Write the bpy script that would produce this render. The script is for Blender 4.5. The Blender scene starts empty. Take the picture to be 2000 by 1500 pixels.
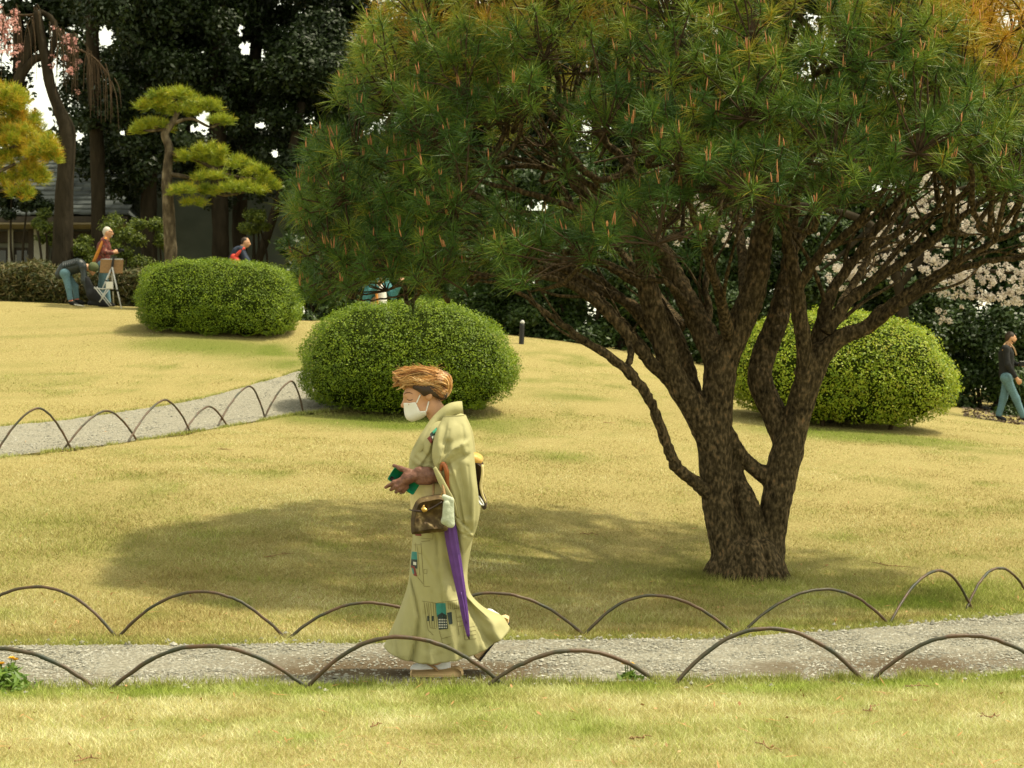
import bpy, math
import numpy as np
from mathutils import Vector, Matrix
from mathutils.bvhtree import BVHTree

S = bpy.context.scene
COL = S.collection
RNG = np.random.default_rng(7)

# ------------------------------------------------------------------ camera, light
CAMZ, FPX = 1.565, 3500.0
cam_d = bpy.data.cameras.new('camera'); cam = bpy.data.objects.new('camera', cam_d); COL.objects.link(cam)
cam.location = (0, 0, CAMZ); cam.rotation_euler = (math.radians(90), 0, 0)
cam_d.sensor_width = 36; cam_d.lens = 36 * FPX / 2000; cam_d.clip_end = 600
cam_d.dof.use_dof = True; cam_d.dof.focus_distance = 10.2; cam_d.dof.aperture_fstop = 8.0
S.camera = cam

SUN = np.array([0.42, 0.05, 0.905]); SUN /= np.linalg.norm(SUN)
w = bpy.data.worlds.new('World'); S.world = w; w.use_nodes = True
nt = w.node_tree; nt.nodes.clear()
sky = nt.nodes.new('ShaderNodeTexSky'); sky.sky_type = 'NISHITA'; sky.sun_disc = False
sky.sun_elevation = math.asin(SUN[2]); sky.sun_rotation = math.atan2(SUN[0], SUN[1])
sky.dust_density = 1.0; sky.air_density = 1.0; sky.ozone_density = 1.0
hs = nt.nodes.new('ShaderNodeHueSaturation'); hs.inputs['Saturation'].default_value = 0.25
tint = nt.nodes.new('ShaderNodeMix'); tint.data_type = 'RGBA'; tint.blend_type = 'MULTIPLY'
tint.inputs[0].default_value = 1.0; tint.inputs[7].default_value = (1.0, 0.95, 0.70, 1)
bg = nt.nodes.new('ShaderNodeBackground'); bg.inputs[1].default_value = 0.15
wo = nt.nodes.new('ShaderNodeOutputWorld')
nt.links.new(sky.outputs[0], hs.inputs['Color']); nt.links.new(hs.outputs[0], tint.inputs[6])
nt.links.new(tint.outputs[2], bg.inputs[0]); nt.links.new(bg.outputs[0], wo.inputs[0])
sd = bpy.data.lights.new('sun', 'SUN'); sd.energy = 2.7; sd.angle = math.radians(2.0); sd.color = (1.0, 0.90, 0.68)
so = bpy.data.objects.new('sun', sd); COL.objects.link(so)
so.rotation_euler = Vector(SUN).to_track_quat('Z', 'Y').to_euler()
S.view_settings.view_transform = 'Standard'; S.view_settings.look = 'None'
S.view_settings.gamma = 1.0; S.view_settings.exposure = 1.15; S.view_settings.use_curve_mapping = False
S.cycles.max_bounces = 6; S.cycles.diffuse_bounces = 3; S.cycles.transmission_bounces = 3; S.cycles.glossy_bounces = 2

# ------------------------------------------------------------------ helpers
def W(px, py, Y):
    return np.array([(px - 1000) / FPX * Y, Y, CAMZ - (py - 750) / FPX * Y])
def PX(P):
    P = np.asarray(P, float)
    return 1000 + P[..., 0] / P[..., 1] * FPX, 750 - (P[..., 2] - CAMZ) / P[..., 1] * FPX
def nrm(v):
    v = np.asarray(v, float)
    return v / (np.linalg.norm(v, axis=-1, keepdims=True) + 1e-12)

def mesh_np(name, V, polys, mats=None, smooth=True):
    me = bpy.data.meshes.new(name)
    V = np.ascontiguousarray(V, np.float32)
    polys = [np.asarray(p, np.int32) for p in polys if len(p)]
    me.vertices.add(len(V)); me.vertices.foreach_set('co', V.ravel())
    li = np.concatenate([p.ravel() for p in polys])
    tot = np.concatenate([np.full(len(p), p.shape[1], np.int32) for p in polys])
    st = np.concatenate([[0], np.cumsum(tot)[:-1]]).astype(np.int32)
    me.loops.add(len(li)); me.loops.foreach_set('vertex_index', li)
    me.polygons.add(len(tot)); me.polygons.foreach_set('loop_start', st)
    me.update(calc_edges=True)
    if smooth: me.shade_smooth()
    else: me.shade_flat()
    return me
def attr(me, name, vals):
    a = me.attributes.new(name, 'FLOAT', 'POINT'); a.data.foreach_set('value', np.ascontiguousarray(vals, np.float32))
class Geo:
    """collects vertices and faces"""
    def __init__(s): s.V = []; s.P = []; s.n = 0
    def add(s, V, polys):
        V = np.asarray(V, float)
        for p in polys:
            p = np.asarray(p, int)
            if len(p): s.P.append(p + s.n)
        s.V.append(V); s.n += len(V); return s
    def get(s):
        by = {}
        for p in s.P: by.setdefault(p.shape[1], []).append(p)
        return np.concatenate(s.V), [np.concatenate(v) for v in by.values()]
def thing(name, label, cat, loc=(0, 0, 0), group=None):
    o = bpy.data.objects.new(name, None); COL.objects.link(o); o.location = tuple(float(c) for c in loc)
    o.empty_display_size = 0.1
    o['label'] = label; o['category'] = cat
    if group: o['group'] = group
    return o
def link(name, me, mat, parent=None, **props):
    o = bpy.data.objects.new(name, me); COL.objects.link(o)
    if mat is not None: me.materials.append(mat)
    if parent is not None: o.parent = parent
    for k, v in props.items():
        if v: o[k] = v
    return o
def loc0(parent):
    L = np.zeros(3); p = parent
    while p is not None: L += np.array(p.location); p = p.parent
    return L
def part(name, VP, mat, parent, smooth=True, **props):
    V, P = VP if isinstance(VP, tuple) else VP.get()
    return link(name, mesh_np(name, V - loc0(parent), P, smooth=smooth), mat, parent, **props)
def solo(name, VP, mat, label, cat, group=None, loc=None, smooth=True):
    V, P = VP if isinstance(VP, tuple) else VP.get()
    L = np.array(loc if loc is not None else [V[:, 0].mean(), V[:, 1].mean(), V[:, 2].min()])
    o = link(name, mesh_np(name, V - L, P, smooth=smooth), mat, None, label=label, category=cat, group=group)
    o.location = tuple(float(c) for c in L); return o
def struct(name, me, mat, kind='structure'):
    return link(name, me, mat, None, kind=kind)

def smoothpath(pts, sub=6):
    pts = np.asarray(pts, float)
    if len(pts) < 3: 
        t = np.linspace(0, 1, sub + 1)[:, None]; return pts[0] * (1 - t) + pts[-1] * t
    p = np.vstack([2 * pts[0] - pts[1], pts, 2 * pts[-1] - pts[-2]])
    out = []
    for i in range(1, len(p) - 2):
        t = np.linspace(0, 1, sub, endpoint=False)[:, None]
        a, b, c, d = p[i - 1], p[i], p[i + 1], p[i + 2]
        out.append(0.5 * (2 * b + (c - a) * t + (2 * a - 5 * b + 4 * c - d) * t ** 2 + (3 * b - a - 3 * c + d) * t ** 3))
    out.append(pts[-1][None]); return np.vstack(out)
def tube(pts, rad, sides=8, caps=True, rough=0.0, flat=1.0, seed=0, lobes=0, lobe=0.18):
    pts = np.asarray(pts, float); n = len(pts); rad = np.broadcast_to(np.asarray(rad, float), (n,)).copy()
    T = nrm(np.gradient(pts, axis=0))
    up = np.array([0.13, 0.91, 0.37]); U = np.zeros_like(T); u = nrm(np.cross(T[0], up))
    for i in range(n):
        u = nrm(u - T[i] * np.dot(u, T[i])); U[i] = u
    B = np.cross(T, U)
    a = np.linspace(0, 2 * np.pi, sides, endpoint=False)
    R = rad[:, None] * np.ones(sides)
    if lobes: R = R * (1 + lobe * np.cos(lobes * np.linspace(0, 2 * np.pi, sides, endpoint=False)[None] + 1.2 * np.linspace(0, 1, n)[:, None]))
    if rough: R = R * (1 + rough * np.random.default_rng(seed).normal(size=(n, sides)))
    V = pts[:, None] + R[..., None] * (np.cos(a)[None, :, None] * U[:, None] + flat * np.sin(a)[None, :, None] * B[:, None])
    V = V.reshape(-1, 3)
    i = np.arange(n - 1)[:, None] * sides; j = np.arange(sides)[None]; j2 = (j + 1) % sides
    Q = np.stack([i + j, i + j2, i + sides + j2, i + sides + j], -1).reshape(-1, 4)
    P = [Q]
    if caps:
        P += [np.arange(sides)[::-1][None], (np.arange(sides) + (n - 1) * sides)[None]]
    return V, P
def stube(pts, r, sides=8, sub=6, **k):
    pts = np.asarray(pts, float); sp = smoothpath(pts, sub)
    r = np.broadcast_to(np.asarray(r, float), (len(pts),))
    t = np.linspace(0, 1, len(sp)); rr = np.interp(t, np.linspace(0, 1, len(pts)), r)
    return tube(sp, rr, sides, **k)
def box(c, s, R=None):
    c = np.asarray(c, float); s = np.asarray(s, float) / 2
    V = np.array([[x, y, z] for x in (-1, 1) for y in (-1, 1) for z in (-1, 1)], float) * s
    if R is not None: V = V @ np.asarray(R).T
    return V + c, [np.array([[0, 1, 3, 2], [4, 6, 7, 5], [0, 4, 5, 1], [2, 3, 7, 6], [0, 2, 6, 4], [1, 5, 7, 3]])]
def extrude_xz(poly, y0, y1, bev=0.0):
    """closed outline of (x,z) points pushed from y0 to y1, ends inset by bev"""
    poly = np.asarray(poly, float); n = len(poly); c = poly.mean(0)
    a2 = 0.5 * np.sum(poly[:, 0] * np.roll(poly[:, 1], -1) - np.roll(poly[:, 0], -1) * poly[:, 1])
    if a2 < 0: poly = poly[::-1]
    d = c - poly; ins = poly + nrm(d) * bev
    rings = [(ins, y0), (poly, y0 + bev), (poly, y1 - bev), (ins, y1)] if bev > 0 else [(poly, y0), (poly, y1)]
    V = np.concatenate([np.column_stack([p[:, 0], np.full(n, y), p[:, 1]]) for p, y in rings])
    j = np.arange(n); j2 = (j + 1) % n; Q = []
    for k in range(len(rings) - 1): Q.append(np.stack([k * n + j, (k + 1) * n + j, (k + 1) * n + j2, k * n + j2], -1))
    return V, [np.concatenate(Q)[:, ::-1], j[None], (j[::-1] + (len(rings) - 1) * n)[None]]

def vnoise(x, y, scale, seed=0):
    x = np.asarray(x, float) / scale + 91.3; y = np.asarray(y, float) / scale + 47.7
    xi = np.floor(x).astype(np.int64); yi = np.floor(y).astype(np.int64); fx = x - xi; fy = y - yi
    fx = fx * fx * (3 - 2 * fx); fy = fy * fy * (3 - 2 * fy)
    def h(a, b):
        v = (a * 374761393 + b * 668265263 + seed * 974634777) & 0x7fffffff
        v = ((v ^ (v >> 13)) * 1274126177) & 0x7fffffff
        return ((v ^ (v >> 16)) & 0xffff) / 65535.0
    return (h(xi, yi) * (1 - fx) + h(xi + 1, yi) * fx) * (1 - fy) + (h(xi, yi + 1) * (1 - fx) + h(xi + 1, yi + 1) * fx) * fy

# --- implicit surfaces: smooth union of round cones and ellipsoids, meshed by surface nets
def sdf_grid(prims, h, k):
    lo = np.full(3, 1e9); hi = -lo; boxes = []
    for p in prims:
        if p[0] == 'c':
            a, b, r0, r1 = np.asarray(p[1], float), np.asarray(p[2], float), p[3], p[4]; r = max(r0, r1)
            bl = np.minimum(a, b) - r; bh = np.maximum(a, b) + r
        else:
            c = np.asarray(p[1], float); r = max(p[2]); bl = c - r; bh = c + r
        lo = np.minimum(lo, bl); hi = np.maximum(hi, bh); boxes.append((bl, bh))
    m = 3 * h + k; lo -= m; hi += m
    n = np.ceil((hi - lo) / h).astype(int) + 1
    ax = [lo[i] + h * np.arange(n[i]) for i in range(3)]
    acc = np.zeros(n, np.float32)
    for p, (bl, bh) in zip(prims, boxes):
        mg = 7 * k + 2 * h
        i0 = np.clip(np.floor((bl - mg - lo) / h).astype(int), 0, n); i1 = np.clip(np.ceil((bh + mg - lo) / h).astype(int) + 1, 0, n)
        X, Y, Z = np.meshgrid(*[ax[i][i0[i]:i1[i]] for i in range(3)], indexing='ij', sparse=True)
        if p[0] == 'c':
            a, b, r0, r1 = np.asarray(p[1], float), np.asarray(p[2], float), p[3], p[4]
            d = b - a; L = max(d @ d, 1e-9)
            t = np.clip(((X - a[0]) * d[0] + (Y - a[1]) * d[1] + (Z - a[2]) * d[2]) / L, 0, 1)
            f = np.sqrt((X - a[0] - t * d[0]) ** 2 + (Y - a[1] - t * d[1]) ** 2 + (Z - a[2] - t * d[2]) ** 2) - (r0 + (r1 - r0) * t)
        else:
            c = np.asarray(p[1], float); r = np.asarray(p[2], float); R = p[3] if len(p) > 3 else np.eye(3)
            x, y, z = X - c[0], Y - c[1], Z - c[2]
            q = [R[0][i] * x + R[1][i] * y + R[2][i] * z for i in range(3)]
            k0 = np.sqrt(sum((q[i] / r[i]) ** 2 for i in range(3))); k1 = np.sqrt(sum((q[i] / r[i] ** 2) ** 2 for i in range(3)))
            f = k0 * (k0 - 1) / np.maximum(k1, 1e-6)
        acc[i0[0]:i1[0], i0[1]:i1[1], i0[2]:i1[2]] += np.exp(-np.clip(f / k, -40, 40)).astype(np.float32)
    F = -k * np.log(acc + 1e-20)
    return F, lo, ax
def surfnets(F, lo, h):
    ins = F < 0; n = np.array(F.shape)
    c = np.zeros(n - 1, np.int8)
    offs = [(i, j, k) for i in (0, 1) for j in (0, 1) for k in (0, 1)]
    sl = lambda o: tuple(slice(o[i], n[i] - 1 + o[i]) for i in range(3))
    for o in offs: c += ins[sl(o)]
    I = np.argwhere((c > 0) & (c < 8)); N = len(I)
    idx = np.full(n - 1, -1, np.int64); idx[I[:, 0], I[:, 1], I[:, 2]] = np.arange(N)
    s = np.zeros((N, 3)); cnt = np.zeros(N)
    val = {o: F[I[:, 0] + o[0], I[:, 1] + o[1], I[:, 2] + o[2]] for o in offs}
    for a in offs:
        for d in range(3):
            if a[d] == 0:
                b = list(a); b[d] = 1; b = tuple(b); fa, fb = val[a], val[b]; m = (fa < 0) != (fb < 0)
                t = np.where(m, fa / np.where(m, fa - fb, 1), 0)
                p = np.array(a, float)[None].repeat(N, 0); p[:, d] += t
                s += p * m[:, None]; cnt += m
    V = lo + h * (I + s / cnt[:, None])
    Q = []
    for d in range(3):
        e = [0, 0, 0]; e[d] = 1; u, v = [(1, 2), (2, 0), (0, 1)][d]
        A = ins[tuple(slice(0, n[i] - 1) if i == d else slice(1, n[i] - 1) for i in range(3))]
        B = ins[tuple(slice(1, n[i]) if i == d else slice(1, n[i] - 1) for i in range(3))]
        E = np.argwhere(A != B); off = np.array([1, 1, 1]); off[d] = 0
        sgn = A[E[:, 0], E[:, 1], E[:, 2]]; P = E + off
        def cell(du, dv):
            q = P.copy(); q[:, u] -= du; q[:, v] -= dv; return idx[q[:, 0], q[:, 1], q[:, 2]]
        q = np.stack([cell(1, 1), cell(0, 1), cell(0, 0), cell(1, 0)], -1)
        q[~sgn] = q[~sgn][:, ::-1]; Q.append(q)
    return V, [np.concatenate(Q)]
def blob(prims, h=0.012, k=0.012, cut=None):
    F, lo, ax = sdf_grid(prims, h, k)
    if cut is not None:
        X, Y, Z = np.meshgrid(*ax, indexing='ij'); F = np.maximum(F, cut(X, Y, Z))
    return surfnets(F, lo, h)

# ------------------------------------------------------------------ materials
def mat(name, cols, scale=8.0, rough=0.7, bump=0.0, bscale=None, island=False, detail=4, attrname=None, transl=0.0,
        metal=0.0, spec=0.4, stretch=None, coat=None, distort=0.0, mixattr=None):
    m = bpy.data.materials.new(name); m.use_nodes = True; nt = m.node_tree; N = nt.nodes; Lk = nt.links
    b = N['Principled BSDF']; b.inputs['Roughness'].default_value = rough; b.inputs['Metallic'].default_value = metal
    b.inputs['Specular IOR Level'].default_value = spec
    ramp = N.new('ShaderNodeValToRGB'); els = ramp.color_ramp.elements
    n = len(cols); stops = [(0.28 + 0.44 * i / max(n - 1, 1)) for i in range(n)] if not (island or attrname) else [i / max(n - 1, 1) for i in range(n)]
    while len(els) < n: els.new(0.5)
    while len(els) > max(n, 1): els.remove(els[-1])
    for i, c in enumerate(cols): els[i].position = stops[i]; els[i].color = (*c, 1)
    tc = N.new('ShaderNodeTexCoord'); src = tc.outputs['Object']
    if stretch is not None:
        mp = N.new('ShaderNodeMapping'); mp.inputs['Scale'].default_value = stretch; Lk.new(src, mp.inputs[0]); src = mp.outputs[0]
    noise = N.new('ShaderNodeTexNoise'); noise.inputs['Scale'].default_value = scale; noise.inputs['Detail'].default_value = detail
    noise.inputs['Distortion'].default_value = distort
    Lk.new(src, noise.inputs['Vector'])
    if island:
        g = N.new('ShaderNodeNewGeometry'); fac = g.outputs['Random Per Island']
        if True:
            mx = N.new('ShaderNodeMath'); mx.operation = 'MULTIPLY_ADD'; mx.inputs[1].default_value = 0.6
            ad = N.new('ShaderNodeMath'); ad.operation = 'MULTIPLY_ADD'; ad.inputs[1].default_value = 1.2; ad.inputs[2].default_value = -0.4
            Lk.new(noise.outputs['Fac'], ad.inputs[0]); Lk.new(fac, mx.inputs[0]); Lk.new(ad.outputs[0], mx.inputs[2]); fac = mx.outputs[0]
    elif attrname:
        a = N.new('ShaderNodeAttribute'); a.attribute_name = attrname; fac = a.outputs['Fac']
    else: fac = noise.outputs['Fac']
    Lk.new(fac, ramp.inputs[0]); colout = ramp.outputs[0]
    if mixattr:
        an, cols2 = mixattr
        r2 = N.new('ShaderNodeValToRGB'); e2 = r2.color_ramp.elements
        while len(e2) < len(cols2): e2.new(0.5)
        for i, c in enumerate(cols2): e2[i].position = i / (len(cols2) - 1); e2[i].color = (*c, 1)
        Lk.new(fac, r2.inputs[0])
        a = N.new('ShaderNodeAttribute'); a.attribute_name = an
        mx = N.new('ShaderNodeMix'); mx.data_type = 'RGBA'
        Lk.new(a.outputs['Fac'], mx.inputs[0]); Lk.new(colout, mx.inputs[6]); Lk.new(r2.outputs[0], mx.inputs[7]); colout = mx.outputs[2]
    Lk.new(colout, b.inputs['Base Color'])
    if bump:
        n2 = N.new('ShaderNodeTexNoise'); n2.inputs['Scale'].default_value = bscale or scale * 3; n2.inputs['Detail'].default_value = 5
        Lk.new(src, n2.inputs['Vector'])
        bp = N.new('ShaderNodeBump'); bp.inputs['Strength'].default_value = 1.0; bp.inputs['Distance'].default_value = bump
        Lk.new(n2.outputs['Fac'], bp.inputs['Height']); Lk.new(bp.outputs[0], b.inputs['Normal'])
    if transl:
        t = N.new('ShaderNodeBsdfTranslucent'); Lk.new(colout, t.inputs[0])
        mx = N.new('ShaderNodeMixShader'); mx.inputs[0].default_value = transl
        Lk.new(b.outputs[0], mx.inputs[1]); Lk.new(t.outputs[0], mx.inputs[2]); Lk.new(mx.outputs[0], N['Material Output'].inputs[0])
    return m

M = {}
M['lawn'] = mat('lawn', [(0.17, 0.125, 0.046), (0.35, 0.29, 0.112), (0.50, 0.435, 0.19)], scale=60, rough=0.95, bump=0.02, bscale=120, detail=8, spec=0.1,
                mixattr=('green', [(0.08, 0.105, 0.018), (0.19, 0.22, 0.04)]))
M['blade'] = mat('grass_blade', [(0.23, 0.14, 0.05), (0.40, 0.315, 0.125), (0.55, 0.485, 0.225), (0.80, 0.74, 0.49)], scale=1.1, detail=6, island=True, rough=0.8, spec=0.15, transl=0.25,
                 mixattr=('green', [(0.10, 0.155, 0.02), (0.26, 0.32, 0.05), (0.42, 0.47, 0.11)]))
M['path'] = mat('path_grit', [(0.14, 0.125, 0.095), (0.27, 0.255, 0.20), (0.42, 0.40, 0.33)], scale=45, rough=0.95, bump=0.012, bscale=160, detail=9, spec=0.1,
                mixattr=('brown_tone', [(0.075, 0.052, 0.03), (0.15, 0.11, 0.065)]))
M['pebble'] = mat('pebble', [(0.12, 0.115, 0.095), (0.24, 0.235, 0.195), (0.33, 0.32, 0.27), (0.50, 0.48, 0.42)], island=True, rough=0.85, spec=0.2)
M['bark'] = mat('pine_bark', [(0.03, 0.024, 0.016), (0.09, 0.07, 0.045), (0.22, 0.18, 0.12)], scale=9, rough=0.95, bump=0.035, bscale=30, stretch=(1, 1, 0.45), detail=8, spec=0.1)
M['bark_red'] = mat('red_pine_bark', [(0.014, 0.011, 0.007), (0.04, 0.030, 0.016), (0.068, 0.051, 0.027), (0.13, 0.097, 0.054), (0.21, 0.125, 0.062)], scale=42, rough=0.95, bump=0.05, bscale=26, detail=10, spec=0.08, stretch=(1, 1, 0.5))
M['twig'] = mat('pine_twig', [(0.035, 0.025, 0.015), (0.09, 0.06, 0.035)], scale=20, rough=0.9, spec=0.1)
M['needle'] = mat('pine_needle', [(0.025, 0.07, 0.012), (0.065, 0.14, 0.015), (0.19, 0.27, 0.024), (0.42, 0.33, 0.03), (0.58, 0.30, 0.02)], attrname='hue', rough=0.5, spec=0.35, transl=0.2)
M['candle'] = mat('pine_candle', [(0.28, 0.10, 0.035), (0.46, 0.22, 0.08)], island=True, rough=0.7)
M['azalea'] = mat('azalea_leaf', [(0.035, 0.075, 0.006), (0.15, 0.235, 0.012), (0.34, 0.43, 0.020)], island=True, rough=0.5, spec=0.3, transl=0.35, scale=6)
M['azalea2'] = mat('azalea_leaf_bright', [(0.07, 0.14, 0.008), (0.21, 0.30, 0.014), (0.36, 0.43, 0.028), (0.40, 0.34, 0.05)], island=True, rough=0.5, spec=0.3, transl=0.35, scale=6)
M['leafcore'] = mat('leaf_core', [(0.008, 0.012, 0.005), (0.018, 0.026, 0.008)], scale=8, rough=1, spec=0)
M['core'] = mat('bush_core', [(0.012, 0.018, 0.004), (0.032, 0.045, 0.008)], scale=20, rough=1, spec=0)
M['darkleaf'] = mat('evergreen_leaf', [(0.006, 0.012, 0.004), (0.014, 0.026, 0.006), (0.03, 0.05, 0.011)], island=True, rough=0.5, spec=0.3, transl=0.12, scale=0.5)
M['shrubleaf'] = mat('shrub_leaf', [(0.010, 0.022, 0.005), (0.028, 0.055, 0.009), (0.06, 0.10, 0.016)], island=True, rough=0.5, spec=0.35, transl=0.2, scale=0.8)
M['limeleaf'] = mat('lime_leaf', [(0.04, 0.065, 0.008), (0.095, 0.13, 0.013), (0.18, 0.215, 0.022)], island=True, rough=0.5, transl=0.35)
M['sasa'] = mat('bamboo_grass_leaf', [(0.025, 0.035, 0.008), (0.06, 0.075, 0.015), (0.11, 0.09, 0.025), (0.19, 0.14, 0.05)], island=True, rough=0.6, transl=0.2)
M['blossom'] = mat('white_blossom', [(0.40, 0.33, 0.28), (0.62, 0.56, 0.50), (0.76, 0.72, 0.66)], island=True, rough=0.7, transl=0.3)
M['pink'] = mat('pink_blossom', [(0.60, 0.28, 0.25), (0.75, 0.45, 0.42)], island=True, rough=0.7, transl=0.3)
M['trunk'] = mat('dark_trunk', [(0.018, 0.015, 0.010), (0.045, 0.036, 0.024)], scale=6, rough=0.95, bump=0.03, bscale=18, stretch=(1, 1, 0.3), spec=0.05)
M['hoop'] = mat('hoop_rod', [(0.025, 0.036, 0.024), (0.05, 0.045, 0.026), (0.09, 0.05, 0.027), (0.11, 0.075, 0.042)], scale=7, rough=0.5, bump=0.002, bscale=60, detail=7)
def plain(name, c, rough=0.7, var=0.25, scale=30, **k):
    c = np.array(c); return mat(name, [tuple(c * (1 - var)), tuple(np.minimum(c * (1 + var), 0.95))], scale=scale, rough=rough, **k)

# ------------------------------------------------------------------ terrain (thin plate spline through measured points)
CP = [(-4, 4, 0), (0, 4, 0), (4, 4, 0), (-5, 7, 0), (0, 7, 0), (5, 7, 0), (-5, 9.5, 0), (0, 9.5, 0), (5, 9.5, 0), (-4, 11.2, 0), (0, 11.2, 0), (3, 11.3, 0), (5, 12.4, 0), (1.9, 14.4, 0.0)]
for p in [(0, 1000, 15.5), (1000, 1000, 16.5), (2000, 1000, 18), (130, 877, 19.5), (0, 893, 18.8), (0, 830, 22), (595, 805, 24), (500, 745, 27), (800, 835, 23), (1010, 830, 23.3),
          (1430, 800, 27), (1700, 855, 24), (1960, 825, 36), (1018, 668, 34), (1250, 700, 34), (560, 690, 31), (330, 655, 32), (0, 590, 39), (240, 600, 39), (0, 700, 30)]:
    CP.append(tuple(W(*p)))
CP += [(-16, 60, 3.8), (0, 60, 3.0), (16, 60, 1.2), (-20, 42, 3.6), (16, 42, 0.7), (-12, 20, 0.9), (12, 20, 0.3), (-12, 10, 0), (12, 10, 0)]
CP = np.array(CP, float)
def _tps(r2): return np.where(r2 > 0, r2 * np.log(np.maximum(r2, 1e-9)) * 0.5, 0)
_n = len(CP); _K = _tps(((CP[:, None, :2] - CP[None, :, :2]) ** 2).sum(-1)) + 0.6 * np.eye(_n)
_Pm = np.column_stack([np.ones(_n), CP[:, :2]])
_sol = np.linalg.solve(np.block([[_K, _Pm], [_Pm.T, np.zeros((3, 3))]]), np.concatenate([CP[:, 2], np.zeros(3)]))
def H(x, y):
    x = np.asarray(x, float); y = np.asarray(y, float); xc = np.clip(x, -22, 22); yc = np.clip(y, 3, 62)
    r = _sol[_n] + _sol[_n + 1] * xc + _sol[_n + 2] * yc
    for i in range(_n): r = r + _sol[i] * _tps((xc - CP[i, 0]) ** 2 + (yc - CP[i, 1]) ** 2)
    return r
def G(px, Y):
    x = (px - 1000) / FPX * Y; return np.array([x, Y, float(H(x, Y))])

# paths: centre lines (x, y) and half widths
def on_ground(px, py):
    """distance at which the line of sight through a pixel meets the terrain"""
    Y = np.linspace(6, 60, 1100); g = CAMZ - (py - 750) / FPX * Y - H((px - 1000) / FPX * Y, Y)
    k = np.argmax(g < 0); k = max(k, 1); t = g[k - 1] / (g[k - 1] - g[k]); Yk = Y[k - 1] + t * (Y[k] - Y[k - 1])
    return np.array([(px - 1000) / FPX * Yk, Yk])
near_far = np.array([on_ground(*p) for p in [(-250, 1262), (100, 1262), (500, 1258), (800, 1256), (1100, 1252), (1350, 1250), (1550, 1240), (1700, 1228), (1850, 1212), (2000, 1198), (2150, 1180), (2350, 1150)]])
near_near = np.array([on_ground(*p) for p in [(-250, 1347), (100, 1345), (500, 1338), (800, 1338), (1100, 1338), (1350, 1335), (1550, 1331), (1700, 1328), (1850, 1322), (2000, 1316), (2150, 1312), (2350, 1306)]])
left_far = np.array([on_ground(*p) for p in [(-300, 868), (-150, 850), (0, 834), (120, 822), (240, 805), (360, 785), (450, 764), (540, 738), (600, 722), (690, 712), (790, 716)]])
left_near = np.array([on_ground(*p) for p in [(-300, 935), (-150, 915), (0, 893), (120, 879), (240, 864), (360, 846), (450, 832), (540, 816), (600, 806), (690, 798), (800, 796)]])
def path_strip(A, B, n=220, m=14, seed=1):
    A = smoothpath(A, 12); B = smoothpath(B, 12)
    t = np.linspace(0, 1, n); ta = np.linspace(0, 1, len(A))
    rs = np.random.default_rng(seed)
    A = np.column_stack([np.interp(t, ta, A[:, i]) for i in (0, 1)]); B = np.column_stack([np.interp(t, ta, B[:, i]) for i in (0, 1)])
    wob = lambda s: 0.05 * (vnoise(np.arange(n), 0 * t, 7, s) - 0.5) + 0.10 * (vnoise(np.arange(n), 0 * t, 23, s + 1) - 0.5) + 0.025 * (rs.random(n) - .5)
    d = nrm(A - B); A = A + d * wob(seed)[:, None] * 1.6; B = B + d * wob(seed + 5)[:, None]
    v = np.linspace(0, 1, m)[:, None, None]; XY = (A[None] * (1 - v) + B[None] * v).reshape(-1, 2)
    i = np.arange(m - 1)[:, None] * n; j = np.arange(n - 1)[None]
    Q = np.stack([i + j, i + j + 1, i + n + j + 1, i + n + j], -1).reshape(-1, 4)[:, ::-1]
    return XY, Q, A, B
def in_strip(x, y, A, B):
    poly = np.vstack([A, B[::-1]]); x1, y1 = poly[:, 0], poly[:, 1]; x2, y2 = np.roll(x1, -1), np.roll(y1, -1)
    ins = np.zeros(len(x), bool)
    bb = (x > x1.min()) & (x < x1.max()) & (y > y1.min()) & (y < y1.max()); xs, ys = x[bb], y[bb]; r = np.zeros(len(xs), bool)
    for a, b, c, d in zip(x1, y1, x2, y2):
        if b != d: r ^= ((b > ys) != (d > ys)) & (xs < (c - a) * (ys - b) / (d - b) + a)
    ins[bb] = r; return ins
PXY, PQ, PA, PB = path_strip(near_far, near_near, seed=3)
LXY, LQ, LA, LB = path_strip(left_far, left_near, seed=9)
for P in (PXY, LXY): pass

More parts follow.
